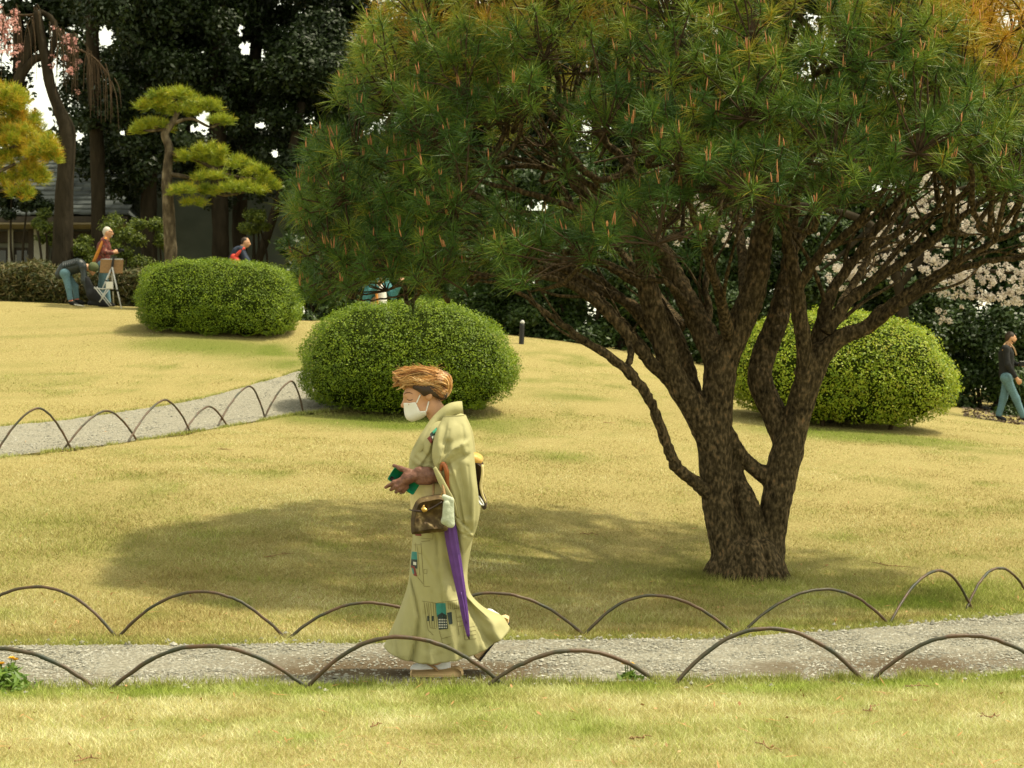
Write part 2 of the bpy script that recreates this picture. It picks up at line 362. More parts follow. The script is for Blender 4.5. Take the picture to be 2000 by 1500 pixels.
def greenness(x, y):
    px, py = PX(np.column_stack([x, y, H(x, y)])) if len(x) else (x, y)
    g = 0.55 * (vnoise(x, y, 1.6, 2) - 0.55) + 0.9 * (vnoise(x, y, 0.45, 3) - 0.58) + 0.35 * (vnoise(x, y, 0.12, 4) - 0.5)
    g = np.clip(g, 0, 1)
    n1 = vnoise(x, y, 0.25, 8) * 0.9 + 0.35; n2 = vnoise(x, y, 0.6, 12)
    yn = np.interp(x, PB[:, 0], PB[:, 1]); yf = np.interp(x, PA[:, 0], PA[:, 1])
    g += 0.75 * n1 * np.exp(-((y - yn + 0.16) / 0.22) ** 2) + 0.5 * n1 * np.exp(-((y - yf - 0.10) / 0.22) ** 2)
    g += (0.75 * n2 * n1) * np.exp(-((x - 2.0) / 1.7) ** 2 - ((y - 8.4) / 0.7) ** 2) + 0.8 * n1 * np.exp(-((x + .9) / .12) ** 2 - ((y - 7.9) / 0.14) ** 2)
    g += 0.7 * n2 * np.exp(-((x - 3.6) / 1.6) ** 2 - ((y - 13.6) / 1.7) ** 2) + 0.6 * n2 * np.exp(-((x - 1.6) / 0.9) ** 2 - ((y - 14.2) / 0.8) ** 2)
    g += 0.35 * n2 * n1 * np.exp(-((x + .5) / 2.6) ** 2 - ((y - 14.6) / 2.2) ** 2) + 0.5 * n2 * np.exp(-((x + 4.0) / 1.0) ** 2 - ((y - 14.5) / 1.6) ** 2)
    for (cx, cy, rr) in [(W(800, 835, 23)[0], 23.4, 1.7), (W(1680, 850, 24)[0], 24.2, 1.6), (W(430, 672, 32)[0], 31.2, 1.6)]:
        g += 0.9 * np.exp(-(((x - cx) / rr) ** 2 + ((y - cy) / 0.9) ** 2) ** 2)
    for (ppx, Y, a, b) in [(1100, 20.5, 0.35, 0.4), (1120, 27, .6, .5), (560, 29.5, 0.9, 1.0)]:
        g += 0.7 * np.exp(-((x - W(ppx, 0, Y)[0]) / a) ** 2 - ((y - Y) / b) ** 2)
    return np.clip(g, 0, 1)

# lawn sheet
ys = np.concatenate([np.arange(2.5, 16, 0.12), np.arange(16, 45, 0.3), np.arange(45, 160, 6), [200, 300]])
xs = np.concatenate([[-160, -80, -50, -35], np.arange(-26, -7, 1.0), np.arange(-7, 7.01, 0.14), np.arange(8, 27, 1.0), [35, 50, 80, 160]])
gx, gy = np.meshgrid(xs, ys); gx = gx.ravel(); gy = gy.ravel(); gz = H(gx, gy)
gz = gz + 0.02 * (vnoise(gx, gy, 0.7, 5) - 0.5) * (gy < 60) * ((gy > 12.5) | (gy < 8))
ip = in_strip(gx, gy, PA, PB) | in_strip(gx, gy, LA, LB); gz = gz - 0.035 * ip
nx = len(xs); i = np.arange(len(ys) - 1)[:, None] * nx; j = np.arange(nx - 1)[None]
me = mesh_np('lawn', np.column_stack([gx, gy, gz]), [np.stack([i + j, i + j + 1, i + nx + j + 1, i + nx + j], -1).reshape(-1, 4)])
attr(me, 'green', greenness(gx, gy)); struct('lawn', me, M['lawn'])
def brownness(x, y):  # darker brown path around the woman's feet, farther right and in random patches
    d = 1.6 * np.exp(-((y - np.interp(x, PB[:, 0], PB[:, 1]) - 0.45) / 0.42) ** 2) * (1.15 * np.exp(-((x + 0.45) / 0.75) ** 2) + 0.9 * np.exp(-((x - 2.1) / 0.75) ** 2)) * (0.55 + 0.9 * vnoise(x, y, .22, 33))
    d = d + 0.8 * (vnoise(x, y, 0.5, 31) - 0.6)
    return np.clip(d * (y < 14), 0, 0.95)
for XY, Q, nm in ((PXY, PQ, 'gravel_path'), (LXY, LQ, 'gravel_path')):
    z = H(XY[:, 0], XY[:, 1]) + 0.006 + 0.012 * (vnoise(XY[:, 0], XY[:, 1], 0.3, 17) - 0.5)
    me = mesh_np(nm, np.column_stack([XY, z]), [Q]); attr(me, 'brown_tone', brownness(XY[:, 0], XY[:, 1])); struct(nm, me, M['path'])

# grass blades (uncountable)
def scatter_view(n, y0, y1, pw, seed, margin=0.02):
    r = np.random.default_rng(seed); u = r.random(n); a = 1 - pw if abs(pw - 1) > 1e-3 else 1e-3 if pw != 1 else 1e-3
    y = (y0 ** a + u * (y1 ** a - y0 ** a)) ** (1 / a); x = (r.random(n) * 2 - 1) * (0.2857 + margin) * y
    return x, y
def make_grass(n, y0, y1, pw, seed, hh, ww):
    r = np.random.default_rng(seed); x, y = scatter_view(n, y0, y1, pw, seed)
    keep = ~(in_strip(x, y, PA, PB) | in_strip(x, y, LA, LB)); x, y = x[keep], y[keep]; n = len(x)
    g = np.clip(greenness(x, y) + np.where(y < 10, 0.13, 0.07) + 0.35 * np.maximum(r.normal(-.3, 1, n), 0) * (0.4 + vnoise(x, y, .5, 19)), 0, 1); z = H(x, y) - 0.004
    h = hh * (0.5 + r.random(n)) * (1 + 0.5 * g) * np.clip(14 / y, 0.35, 1); a = r.random(n) * 2 * np.pi; tilt = r.normal(0, 0.75, (n, 2))
    wv = np.column_stack([np.cos(a), np.sin(a), 0 * a]) * (ww * (0.6 + 0.8 * r.random(n)) * (y / 10) ** 0.6)[:, None]
    B = np.column_stack([x, y, z]); T = B + np.column_stack([tilt * h[:, None], h])
    V = np.stack([B - wv, B + wv, T], 1).reshape(-1, 3); F = np.arange(3 * n).reshape(-1, 3)
    me = mesh_np('grass', V, [F], smooth=False); attr(me, 'green', np.repeat(g, 3)); return me
M['blade_pale'] = mat('pale_grass_blade', [(0.34, 0.25, 0.09), (0.58, 0.50, 0.22), (0.76, 0.71, 0.42), (0.92, 0.89, 0.68)], scale=2.2, detail=6, island=True, rough=0.8, spec=0.15, transl=0.3, mixattr=('green', [(0.14, 0.21, 0.025), (0.34, 0.42, 0.07), (0.55, 0.62, 0.18)]))
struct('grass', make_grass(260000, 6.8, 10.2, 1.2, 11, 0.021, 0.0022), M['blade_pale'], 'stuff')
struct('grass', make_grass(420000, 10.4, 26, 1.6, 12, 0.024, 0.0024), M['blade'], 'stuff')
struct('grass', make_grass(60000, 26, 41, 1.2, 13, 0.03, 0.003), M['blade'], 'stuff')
# tall green fringe along the near kerb line of the path
def make_fringe(E, side, seed, n, hgt, wv_=0.0028, spread=.07):
    r = np.random.default_rng(seed); t = r.random(n); k = t * (len(E) - 1); i0 = k.astype(int); f = (k - i0)[:, None]; i1 = np.minimum(i0 + 1, len(E) - 1)
    P = E[i0] * (1 - f) + E[i1] * f; x = P[:, 0]; y = P[:, 1] + side * (np.abs(r.normal(0, spread, n)) - .045)
    keep = vnoise(x, y, 0.18, 41) > 0.42 - 0.2 * (side * (y - P[:, 1]) > .03); x, y = x[keep], y[keep]; n = len(x); z = H(x, y)
    h = hgt * (0.4 + 0.7 * r.random(n)); a = r.random(n) * 6.28; wv = np.column_stack([np.cos(a), np.sin(a), 0 * a]) * wv_
    B = np.column_stack([x, y, z]); T = B + np.column_stack([r.normal(0, 0.4, (n, 2)) * h[:, None], h])
    me = mesh_np('grass', np.stack([B - wv, B + wv, T], 1).reshape(-1, 3), [np.arange(3 * n).reshape(-1, 3)], smooth=False)
    attr(me, 'green', np.repeat(0.45 + 0.5 * r.random(n), 3)); return me
struct('grass', make_fringe(PB, -1, 21, 10000, .062), M['blade'], 'stuff')
struct('grass', make_fringe(PA, 1, 22, 7000, .035), M['blade'], 'stuff')
struct('grass', make_fringe(LB, -1, 23, 5000, .05, .004, .12), M['blade'], 'stuff')
struct('grass', make_fringe(LA, 1, 24, 4000, .045, .004, .14), M['blade'], 'stuff')
_a = np.random.default_rng(29).random(2600) * 6.283; _q = np.random.default_rng(30).random(2600) ** 2
_px = W(1458, 0, 14.4)[0] + np.cos(_a) * (.33 + .35 * _q); _py = 14.4 + np.sin(_a) * (.31 + .35 * _q)
_B = np.column_stack([_px, _py, H(_px, _py)]); _h = 0.03 + .05 * np.random.default_rng(31).random(2600) * (1 - _q); _w = np.column_stack([-np.sin(_a), np.cos(_a), 0 * _a]) * .003
_T = _B + np.column_stack([np.random.default_rng(32).normal(0, .5, (2600, 2)) * _h[:, None], _h])
_me = mesh_np('grass', np.stack([_B - _w, _B + _w, _T], 1).reshape(-1, 3), [np.arange(7800).reshape(-1, 3)], smooth=False); attr(_me, 'green', np.repeat(0.25 + 0.6 * np.random.default_rng(33).random(2600), 3)); struct('grass', _me, M['blade'], 'stuff')
# loose gravel (uncountable)
OCT = np.array([[1, 0, 0], [-1, 0, 0], [0, 1, 0], [0, -1, 0], [0, 0, 1], [0, 0, -0.6]], float)
OCF = np.array([[0, 2, 4], [2, 1, 4], [1, 3, 4], [3, 0, 4], [2, 0, 5], [1, 2, 5], [3, 1, 5], [0, 3, 5]])
def stones(x, y, z, size, seed):
    r = np.random.default_rng(seed); n = len(x); sc = size[:, None] * (0.6 + 0.7 * r.random((n, 3))) * np.array([1, 1, 0.6])
    a = r.random(n) * 6.28; V = OCT[None] * sc[:, None] * (0.8 + 0.4 * r.random((n, 6, 1)))
    ca, sa = np.cos(a)[:, None], np.sin(a)[:, None]; X = V[..., 0] * ca - V[..., 1] * sa; Y = V[..., 0] * sa + V[..., 1] * ca
    V = np.stack([X + x[:, None], Y + y[:, None], V[..., 2] + (z + sc[:, 2] * 0.25)[:, None]], -1)
    return V.reshape(-1, 3), [(OCF[None] + 6 * np.arange(n)[:, None, None]).reshape(-1, 3)]
r = np.random.default_rng(5)
x, y = scatter_view(60000, 9.0, 13.0, 1.0, 51); k = in_strip(x, y, PA, PB); k &= r.random(len(x)) > 0.75 * brownness(x, y); x, y = x[k], y[k]
V1, P1 = stones(x, y, H(x, y) + 0.006, 0.004 + 0.010 * r.random(len(x)) ** 2.5, 52)
struct('gravel', mesh_np('gravel', V1, P1, smooth=False), M['pebble'], 'stuff')
x, y = scatter_view(50000, 17.5, 31, 1.0, 53); k = in_strip(x, y, LA, LB); x, y = x[k], y[k]
V1, P1 = stones(x, y, H(x, y) + 0.006, 0.006 + 0.012 * r.random(len(x)) ** 2.5, 54)
struct('gravel', mesh_np('gravel', V1, P1, smooth=False), M['pebble'], 'stuff')
# stray stones at the path edges
n = 700; t = r.integers(0, len(PA), n); e = np.where(r.random(n) < 0.75, 0, 1)
P = np.where(e[:, None] == 0, PA[t], PB[t]); x = P[:, 0] + r.normal(0, .06, n); y = P[:, 1] + r.normal(0, 0.10, n)
V1, P1 = stones(x, y, H(x, y) + 0.008, 0.007 + 0.016 * r.random(n) ** 2, 55)
struct('gravel', mesh_np('gravel', V1, P1, smooth=False), M['pebble'], 'stuff')
# ------------------------------------------------------------------ vegetation builders
def leaf_quads(C, Nn, length, width, seed, tilt=0.6, fold=0.0, up=0.0):
    r = np.random.default_rng(seed); n = len(C)
    Nn = nrm(Nn + r.normal(0, tilt, (n, 3))); d = nrm(np.cross(Nn, nrm(r.normal(size=(n, 3))))); 
    if up: d = nrm(d + np.array([0, 0, up]))
    s = nrm(np.cross(Nn, d)); L = (length * (0.65 + 0.7 * r.random(n)))[:, None]; Wd = (width * (0.65 + 0.7 * r.random(n)))[:, None]
    V = np.stack([C - d * L * .5, C + s * Wd * .5 + Nn * Wd * fold, C + d * L * .5, C - s * Wd * .5 + Nn * Wd * fold], 1).reshape(-1, 3)
    return V, [np.arange(4 * n).reshape(-1, 4)]
def crown_leaves(cl, n, length, width, seed, vert=0.75, tilt=0.6, holes=(), inner=0.35):
    """leaves on the outside of many clumps; cl = list of (centre, radius)"""
    r = np.random.default_rng(seed); C = np.array([c for c, _ in cl]); R = np.array([q for _, q in cl])
    k = r.choice(len(C), n, p=R ** 2 / (R ** 2).sum()); d = nrm(r.normal(size=(n, 3)))
    rad = R[k] * (inner + (1 - inner) * r.random(n) ** 0.5) * (1 + 0.15 * r.normal(size=n))
    P = C[k] + d * rad[:, None] * np.array([1, 1, vert])
    keep = np.ones(n, bool)
    for (px, py, rx, ry) in holes:
        qx, qy = PX(P); keep &= ((qx - px) / rx) ** 2 + ((qy - py) / ry) ** 2 > 0.9 * vnoise(qx, qy, 10, 5) + 1.1 * r.random(n)
    P, d = P[keep], d[keep]
    return leaf_quads(P, d * 0.7 + np.array([0, 0, 0.5]), length, width, seed + 1, tilt)
def clumps(c, rad, n, rb, seed, shell=0.3):
    r = np.random.default_rng(seed); d = nrm(r.normal(size=(n, 3))); q = shell + (1 - shell) * r.random(n) ** 0.5
    P = np.asarray(c) + d * q[:, None] * np.asarray(rad); return [(p, rb * (0.6 + 0.8 * r.random())) for p in P]

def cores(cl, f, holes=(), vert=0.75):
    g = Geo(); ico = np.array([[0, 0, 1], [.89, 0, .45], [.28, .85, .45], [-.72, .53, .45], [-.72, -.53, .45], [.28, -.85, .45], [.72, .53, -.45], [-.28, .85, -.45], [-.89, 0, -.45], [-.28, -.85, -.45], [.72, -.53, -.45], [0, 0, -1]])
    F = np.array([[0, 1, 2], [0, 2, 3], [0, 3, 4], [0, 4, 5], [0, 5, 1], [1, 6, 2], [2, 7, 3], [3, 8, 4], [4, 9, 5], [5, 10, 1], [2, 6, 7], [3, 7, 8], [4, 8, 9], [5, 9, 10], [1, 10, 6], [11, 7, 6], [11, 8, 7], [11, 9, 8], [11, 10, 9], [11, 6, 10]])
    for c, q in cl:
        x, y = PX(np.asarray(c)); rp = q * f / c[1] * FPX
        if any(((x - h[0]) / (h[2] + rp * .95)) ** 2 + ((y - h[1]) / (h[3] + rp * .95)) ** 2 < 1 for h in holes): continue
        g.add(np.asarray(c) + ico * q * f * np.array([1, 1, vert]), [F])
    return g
# ------------------------------------------------------------------ clipped azalea bushes
def bush(pxc, pyc, rx, top, bot, Y, depth, n, leaf, material, label, seed, ex=2.6, stems=6, lean=0.0):
    s = Y / FPX; base = G(pxc, Y); zt = CAMZ - (top - 750) * s; zb = CAMZ - (bot - 750) * s
    cx = base[0]; a = rx * s; zc = zb + (zt - zb) * 0.45; ru, rd = zt - zc, zc - zb
    root = thing('azalea_bush', label, 'bush', (cx, Y + depth * 0.9, float(H(cx, Y + depth * 0.9))), 'clipped round azalea bushes')
    cy = Y + depth * 0.9
    r = np.random.default_rng(seed)
    def surf(d, q):
        ez = np.where(d[:, 2] > 0, ru, rd)
        ph = np.sign(d) * np.abs(d)
        k = (np.abs(d[:, 0]) ** ex + np.abs(d[:, 1]) ** ex + np.abs(d[:, 2]) ** ex) ** (-1 / ex)
        P = d * (k * q)[:, None]
        bumpy = 1 + 0.10 * (vnoise(d[:, 0] * 3 + d[:, 1], d[:, 2] * 3 - d[:, 1], 0.7, seed) - 0.5) + 0.045 * (vnoise(d[:, 0] * 3 - d[:, 1], d[:, 2] * 3 + d[:, 1], 0.16, seed + 3) - 0.5)
        P = P * bumpy[:, None]
        x = P[:, 0] * a; y = P[:, 1] * depth; z = P[:, 2] * ez
        sk = np.where(P[:, 2] < 0, 1 + 0.14 * P[:, 2] * np.abs(P[:, 2]), 1.0)
        gz = H(cx + x * sk, cy + y * sk) - float(H(cx, cy))
        z = z + lean * x
        return np.column_stack([cx + x * sk, cy + y * sk, np.maximum(zc + z, H(cx + x * sk, cy + y * sk) + 0.01 + 0.14 * vnoise(x * 2, y * 2, .5, seed + 5))])
    d = nrm(r.normal(size=(int(n * 1.25), 3))); d = d[(d[:, 2] > -0.75)][:n]
    q = 1 - 0.10 * r.random(len(d)) ** 1.5 + 0.018 * r.normal(size=len(d))
    P = surf(d, q); Nn = nrm(d / np.array([a, depth, ru]))
    thin = (vnoise(P[:, 0] * 1.0, P[:, 2], 0.22, seed + 9) < 0.25 + 0.30 * np.clip((zb + 0.55 - P[:, 2]) / 0.5, 0, 1)) & (r.random(len(P)) < 0.62)
    P, Nn = P[~thin], Nn[~thin]
    V, F = leaf_quads(P, Nn * 0.9 + np.array([0, 0, 0.45]), leaf, leaf * 0.55, seed + 2, 0.62)
    part('foliage', (V, F), material, root, smooth=False, kind='stuff')
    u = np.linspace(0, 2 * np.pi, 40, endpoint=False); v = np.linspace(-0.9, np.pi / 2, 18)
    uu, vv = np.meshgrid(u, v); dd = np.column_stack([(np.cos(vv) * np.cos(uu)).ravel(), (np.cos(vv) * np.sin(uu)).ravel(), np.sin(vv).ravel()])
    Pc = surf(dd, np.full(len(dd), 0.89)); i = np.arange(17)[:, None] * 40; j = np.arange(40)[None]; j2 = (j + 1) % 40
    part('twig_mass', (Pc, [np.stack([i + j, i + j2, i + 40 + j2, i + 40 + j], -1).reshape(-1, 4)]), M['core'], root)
    for k in range(stems):
        an = k / stems * 6.28 + r.random(); p0 = np.array([cx + 0.45 * a * math.cos(an) * (0.5 + r.random()), cy + 0.5 * depth * math.sin(an), 0]); p0[2] = float(H(p0[0], p0[1])) - 0.05
        p2 = p0 + np.array([0.25 * math.cos(an), 0.2 * math.sin(an), 0.6]); pm = (p0 + p2) / 2 + r.normal(0, .04, 3)
        part('stem', stube([p0, pm, p2], [0.035, 0.03, 0.02], 6), M['twig'], root)
    return root
bush(408, 590, 163, 500, 675, 32.0, 1.25, 62000, 0.030, M['azalea'], 'clipped azalea bush with a flat broad top, farthest up the slope beside the easel', 101, ex=3.2, lean=-0.03)
bush(789, 715, 216, 580, 832, 23.6, 1.15, 66000, 0.029, M['azalea'], 'rounded azalea bush directly behind the woman in the kimono', 102, ex=2.5)
bush(1668, 735, 236, 598, 856, 24.8, 1.35, 46000, 0.040, M['azalea2'], 'bright yellow-green azalea bush behind the pine trunk, coarser leaves', 103, ex=2.3, lean=-0.06)

# ------------------------------------------------------------------ the umbrella pine
TY = 14.4
pine = thing('umbrella_pine', 'large many-stemmed umbrella pine with reddish bark and a wide needle crown', 'pine tree', tuple(G(1458, TY)))
def L(pts):
    """limb points (px, py, depth offset, radius in px)"""
    return np.array([[*W(p[0], p[1], TY + p[2]), p[3] * (TY + p[2]) / FPX] for p in pts])
core = [
    [(1458, 1142, 0, 70), (1448, 1108, 0, 50), (1422, 1062, -.02, 33), (1403, 980, -.03, 30), (1397, 890, -.03, 31), (1401, 790, -.03, 29), (1408, 715, -.03, 31)],
    [(1470, 1130, .02, 58), (1492, 1095, .04, 36), (1506, 1050, .05, 26), (1517, 975, .05, 28), (1532, 900, .06, 30), (1557, 812, .07, 26), (1580, 740, .06, 25), (1600, 690, .05, 23)],
    [(1462, 1110, -.05, 44), (1468, 1055, -.04, 27), (1460, 995, -.01, 24), (1440, 938, .05, 16), (1420, 880, .05, 12)],
    [(1524, 938, .05, 22), (1480, 920, .05, 14), (1446, 886, .03, 12), (1420, 840, 0, 12)],
    [(1408, 715, -.03, 27), (1440, 645, -.05, 26), (1472, 565, -.08, 24), (1488, 455, -.1, 21)],
    [(1408, 725, -.03, 25), (1375, 650, .08, 23), (1340, 585, .14, 20), (1300, 505, .2, 18)],
    [(1400, 905, -.03, 22), (1364, 812, -.1, 25), (1318, 738, -.14, 22), (1287, 640, -.16, 21), (1263, 550, -.18, 21)],
    [(1395, 880, .1, 21), (1354, 785, .16, 23), (1330, 700, .2, 21), (1297, 620, .26, 18), (1263, 560, .3, 15)],
    [(1545, 885, .1, 24), (1508, 800, .16, 23), (1484, 742, .2, 23), (1493, 690, .24, 22), (1520, 620, .26, 21), (1538, 545, .28, 18)],
    [(1560, 790, .02, 16), (1572, 700, -.06, 15), (1562, 620, -.12, 14), (1556, 560, -.16, 13), (1540, 480, -.2, 12)],
    [(1600, 700, .05, 19), (1638, 660, 0, 16), (1692, 640, -.04, 13), (1722, 606, -.08, 12)],
]
prims = []
for l in core:
    P = L(l); sp = smoothpath(P[:, :3], 3); rr = np.interp(np.linspace(0, 1, len(sp)), np.linspace(0, 1, len(P)), P[:, 3])
    prims += [('c', sp[i], sp[i + 1], rr[i], rr[i + 1]) for i in range(len(sp) - 1)]
for a in np.linspace(0, 6.28, 9, endpoint=False):
    c0 = W(1458, 1100, TY); e = c0 + np.array([math.cos(a) * .33, math.sin(a) * .3, 0]); e[2] = float(H(e[0], e[1])) - .05
    prims.append(('c', c0 + np.array([math.cos(a) * .12, math.sin(a) * .12, 0.06]), e, 0.15, 0.06))
V, P = blob(prims, 0.015, 0.009)
r = np.random.default_rng(3)
Vn = V.copy(); rel = V[:, 2] - V[:, 2].min()
ang = np.arctan2(V[:, 1] - TY, V[:, 0] - W(1458, 0, TY)[0])
fis = vnoise(ang * 2.2 + 3, V[:, 2] * 0.55, 0.10, 5) + 0.6 * vnoise(ang * 3, V[:, 2], 0.05, 6)
cen = np.column_stack([np.interp(rel, [0, .5], [W(1458, 0, TY)[0]] * 2), np.full(len(V), TY), V[:, 2]])
amp = 0.045 * np.clip(1 - rel / 0.6, 0, 1) + 0.010
vx, vy = PX(V); fr = V[:, 1] < TY + .05; gro = np.zeros(len(V))
for ln_, am_, wd_ in (([(1428, 965), (1446, 1010), (1458, 1050), (1462, 1100)], .035, 6), ([(1492, 980), (1487, 1030), (1496, 1095)], .03, 5), ([(1405, 1010), (1418, 1060), (1425, 1105)], .016, 5), ([(1520, 1000), (1515, 1060), (1518, 1100)], .014, 5)):
    D_ = np.min([np.hypot(vx - a0[0] - np.clip(((vx - a0[0]) * (b0[0] - a0[0]) + (vy - a0[1]) * (b0[1] - a0[1])) / ((b0[0] - a0[0]) ** 2 + (b0[1] - a0[1]) ** 2), 0, 1) * (b0[0] - a0[0]), vy - a0[1] - np.clip(((vx - a0[0]) * (b0[0] - a0[0]) + (vy - a0[1]) * (b0[1] - a0[1])) / ((b0[0] - a0[0]) ** 2 + (b0[1] - a0[1]) ** 2), 0, 1) * (b0[1] - a0[1])) for a0, b0 in zip(ln_[:-1], ln_[1:])], 0)
    gro += am_ * np.exp(-(D_ / wd_) ** 2) * fr
V[:, 1] += gro
V = V + nrm(V - cen) * ((fis - 0.8) * amp)[:, None] + 0.008 * (np.column_stack([vnoise(V[:, 0] + V[:, 1], V[:, 2], 0.05, k) for k in (1, 2, 3)]) - .5)
part('trunk', (V, P), M['bark_red'], pine)
limbs = [  # traced limbs outside the trunk
    [(1478, 545, -.08, 24), (1490, 450, -.1, 21), (1486, 350, -.15, 17), (1470, 250, -.2, 13), (1455, 160, -.3, 9), (1440, 40, -.3, 6)],
    [(1488, 460, -.1, 17), (1530, 370, -.4, 13), (1560, 270, -.7, 10), (1590, 150, -.9, 6)],
    [(1300, 505, .2, 19), (1262, 430, .3, 15), (1230, 330, .4, 12), (1165, 250, .4, 9), (1160, 150, .4, 7), (1150, 30, .4, 5)],
    [(1262, 555, -.18, 22), (1248, 480, -.2, 19), (1190, 420, -.25, 15), (1118, 350, -.3, 14), (1102, 260, -.35, 13), (1090, 160, -.4, 9), (1070, 40, -.5, 6)],
    [(1110, 300, -.33, 10), (1150, 340, -.3, 9), (1190, 350, 0, 9), (1235, 310, .2, 8), (1245, 210, .3, 7), (1250, 110, .3, 5)],
    [(1105, 255, -.35, 9), (1060, 205, -.3, 8), (1020, 160, -.3, 6), (980, 70, -.3, 4)],
    [(1300, 500, .2, 13), (1230, 420, .3, 11), (1140, 360, .3, 9), (1030, 315, .3, 7), (900, 290, .3, 5), (790, 250, .3, 4)],
    [(1270, 470, .0, 12), (1180, 380, .0, 10), (1080, 330, -.05, 8), (960, 325, -.1, 6), (840, 318, -.1, 5), (720, 300, -.1, 3)],
    [(1240, 470, -.2, 11), (1130, 410, -.5, 9), (1010, 372, -.7, 7), (900, 345, -.9, 5), (800, 335, -1.0, 4)],
    [(1210, 440, -.3, 11), (1080, 420, -.6, 9), (980, 410, -.8, 8), (900, 365, -.9, 6), (840, 330, -1.0, 4), (740, 370, -1.2, 3)],
    [(1262, 560, .3, 15), (1190, 520, .4, 12), (1120, 495, .4, 10), (1010, 470, .4, 7), (900, 430, .5, 5), (780, 400, .5, 4)],
    # low sweeping limbs on the left
    [(1385, 965, -.08, 17), (1362, 945, -.14, 15), (1322, 912, -.25, 15), (1303, 868, -.34, 14), (1272, 790, -.45, 13), (1244, 745, -.5, 14), (1195, 700, -.55, 12), (1120, 650, -.6, 9), (1060, 605, -.65, 7), (1000, 565, -.7, 5), (930, 548, -.8, 4), (850, 552, -.9, 3)],
    [(1330, 760, -.14, 17), (1278, 715, -.2, 15), (1238, 668, -.26, 15), (1180, 605, -.32, 13), (1120, 560, -.4, 10), (1060, 542, -.45, 8), (950, 540, -.5, 6), (830, 552, -.6, 4), (770, 580, -.7, 3), (700, 588, -.7, 2)],
    [(1262, 690, -.2, 13), (1205, 620, -.1, 12), (1150, 570, -.05, 10), (1095, 540, 0, 9), (1020, 520, 0, 7), (920, 505, .1, 5), (800, 490, .1, 3)],
    [(1290, 640, -.1, 14), (1225, 590, 0, 13), (1170, 565, .05, 12), (1110, 530, .1, 10), (1050, 512, .1, 8), (960, 480, .1, 5), (840, 450, .1, 4)],
    [(1240, 735, -.5, 10), (1226, 715, -.42, 9), (1232, 690, -.35, 9), (1215, 640, -.2, 8), (1185, 600, -.1, 7), (1170, 560, 0, 5)],
    [(1300, 690, .25, 13), (1240, 610, .35, 12), (1160, 540, .45, 10), (1060, 500, .5, 7), (940, 450, .6, 5)],
    [(1375, 640, .1, 10), (1350, 610, .0, 10), (1322, 570, -.2, 8), (1290, 548, -.3, 7), (1230, 540, -.4, 5), (1150, 500, -.6, 4)],
    [(1370, 660, .3, 9), (1385, 610, .45, 10), (1378, 560, .5, 9), (1390, 480, .6, 8), (1410, 380, .7, 6), (1400, 280, .8, 5)],
    # right side
    [(1715, 615, -.08, 13), (1790, 560, -.14, 12), (1860, 520, -.2, 10), (1950, 468, -.25, 8), (2050, 425, -.3, 6), (2150, 380, -.3, 4)],
    [(1612, 650, .02, 17), (1655, 590, .05, 15), (1735, 530, .1, 13), (1820, 470, .12, 11), (1900, 408, .15, 8), (2000, 330, .2, 6), (2090, 250, .2, 4)],
    [(1590, 680, .12, 16), (1625, 570, .2, 15), (1685, 485, .25, 12), (1745, 405, .3, 10), (1810, 330, .3, 7), (1880, 230, .4, 5)],
    [(1556, 565, -.16, 14), (1600, 500, -.3, 12), (1650, 460, -.4, 10), (1720, 380, -.5, 8), (1760, 290, -.6, 6), (1790, 180, -.7, 4)],
    [(1700, 640, -.04, 11), (1770, 585, -.3, 10), (1850, 535, -.5, 9), (1930, 510, -.7, 8), (2010, 500, -.9, 6), (2120, 470, -1.1, 4)],
    [(1538, 555, .28, 19), (1545, 470, .3, 15), (1560, 370, .3, 12), (1600, 260, .4, 9), (1630, 140, .4, 6)],
    [(1540, 500, .28, 13), (1590, 420, .4, 11), (1660, 340, .6, 9), (1730, 240, .7, 6)],
    [(1540, 490, -.2, 13), (1530, 400, -.4, 11), (1520, 300, -.7, 8), (1530, 180, -1.0, 5)],
    [(1425, 660, -.1, 16), (1400, 560, -.5, 12), (1370, 470, -.9, 9), (1340, 380, -1.3, 7), (1320, 280, -1.6, 5)],
    [(1460, 600, .1, 16), (1450, 500, .6, 13), (1440, 400, 1.1, 10), (1430, 280, 1.6, 7), (1420, 160, 1.9, 5)],
    [(1590, 700, .3, 15), (1640, 600, .8, 12), (1700, 500, 1.2, 9), (1760, 400, 1.6, 6), (1800, 300, 1.9, 4)],
    [(1330, 640, .3, 15), (1270, 560, .8, 12), (1200, 480, 1.2, 9), (1120, 400, 1.6, 6), (1060, 300, 1.9, 4)],
    [(1680, 500, .3, 8), (1780, 440, .6, 7), (1870, 390, .8, 6), (1960, 330, 1.0, 4)],
]
LP = []
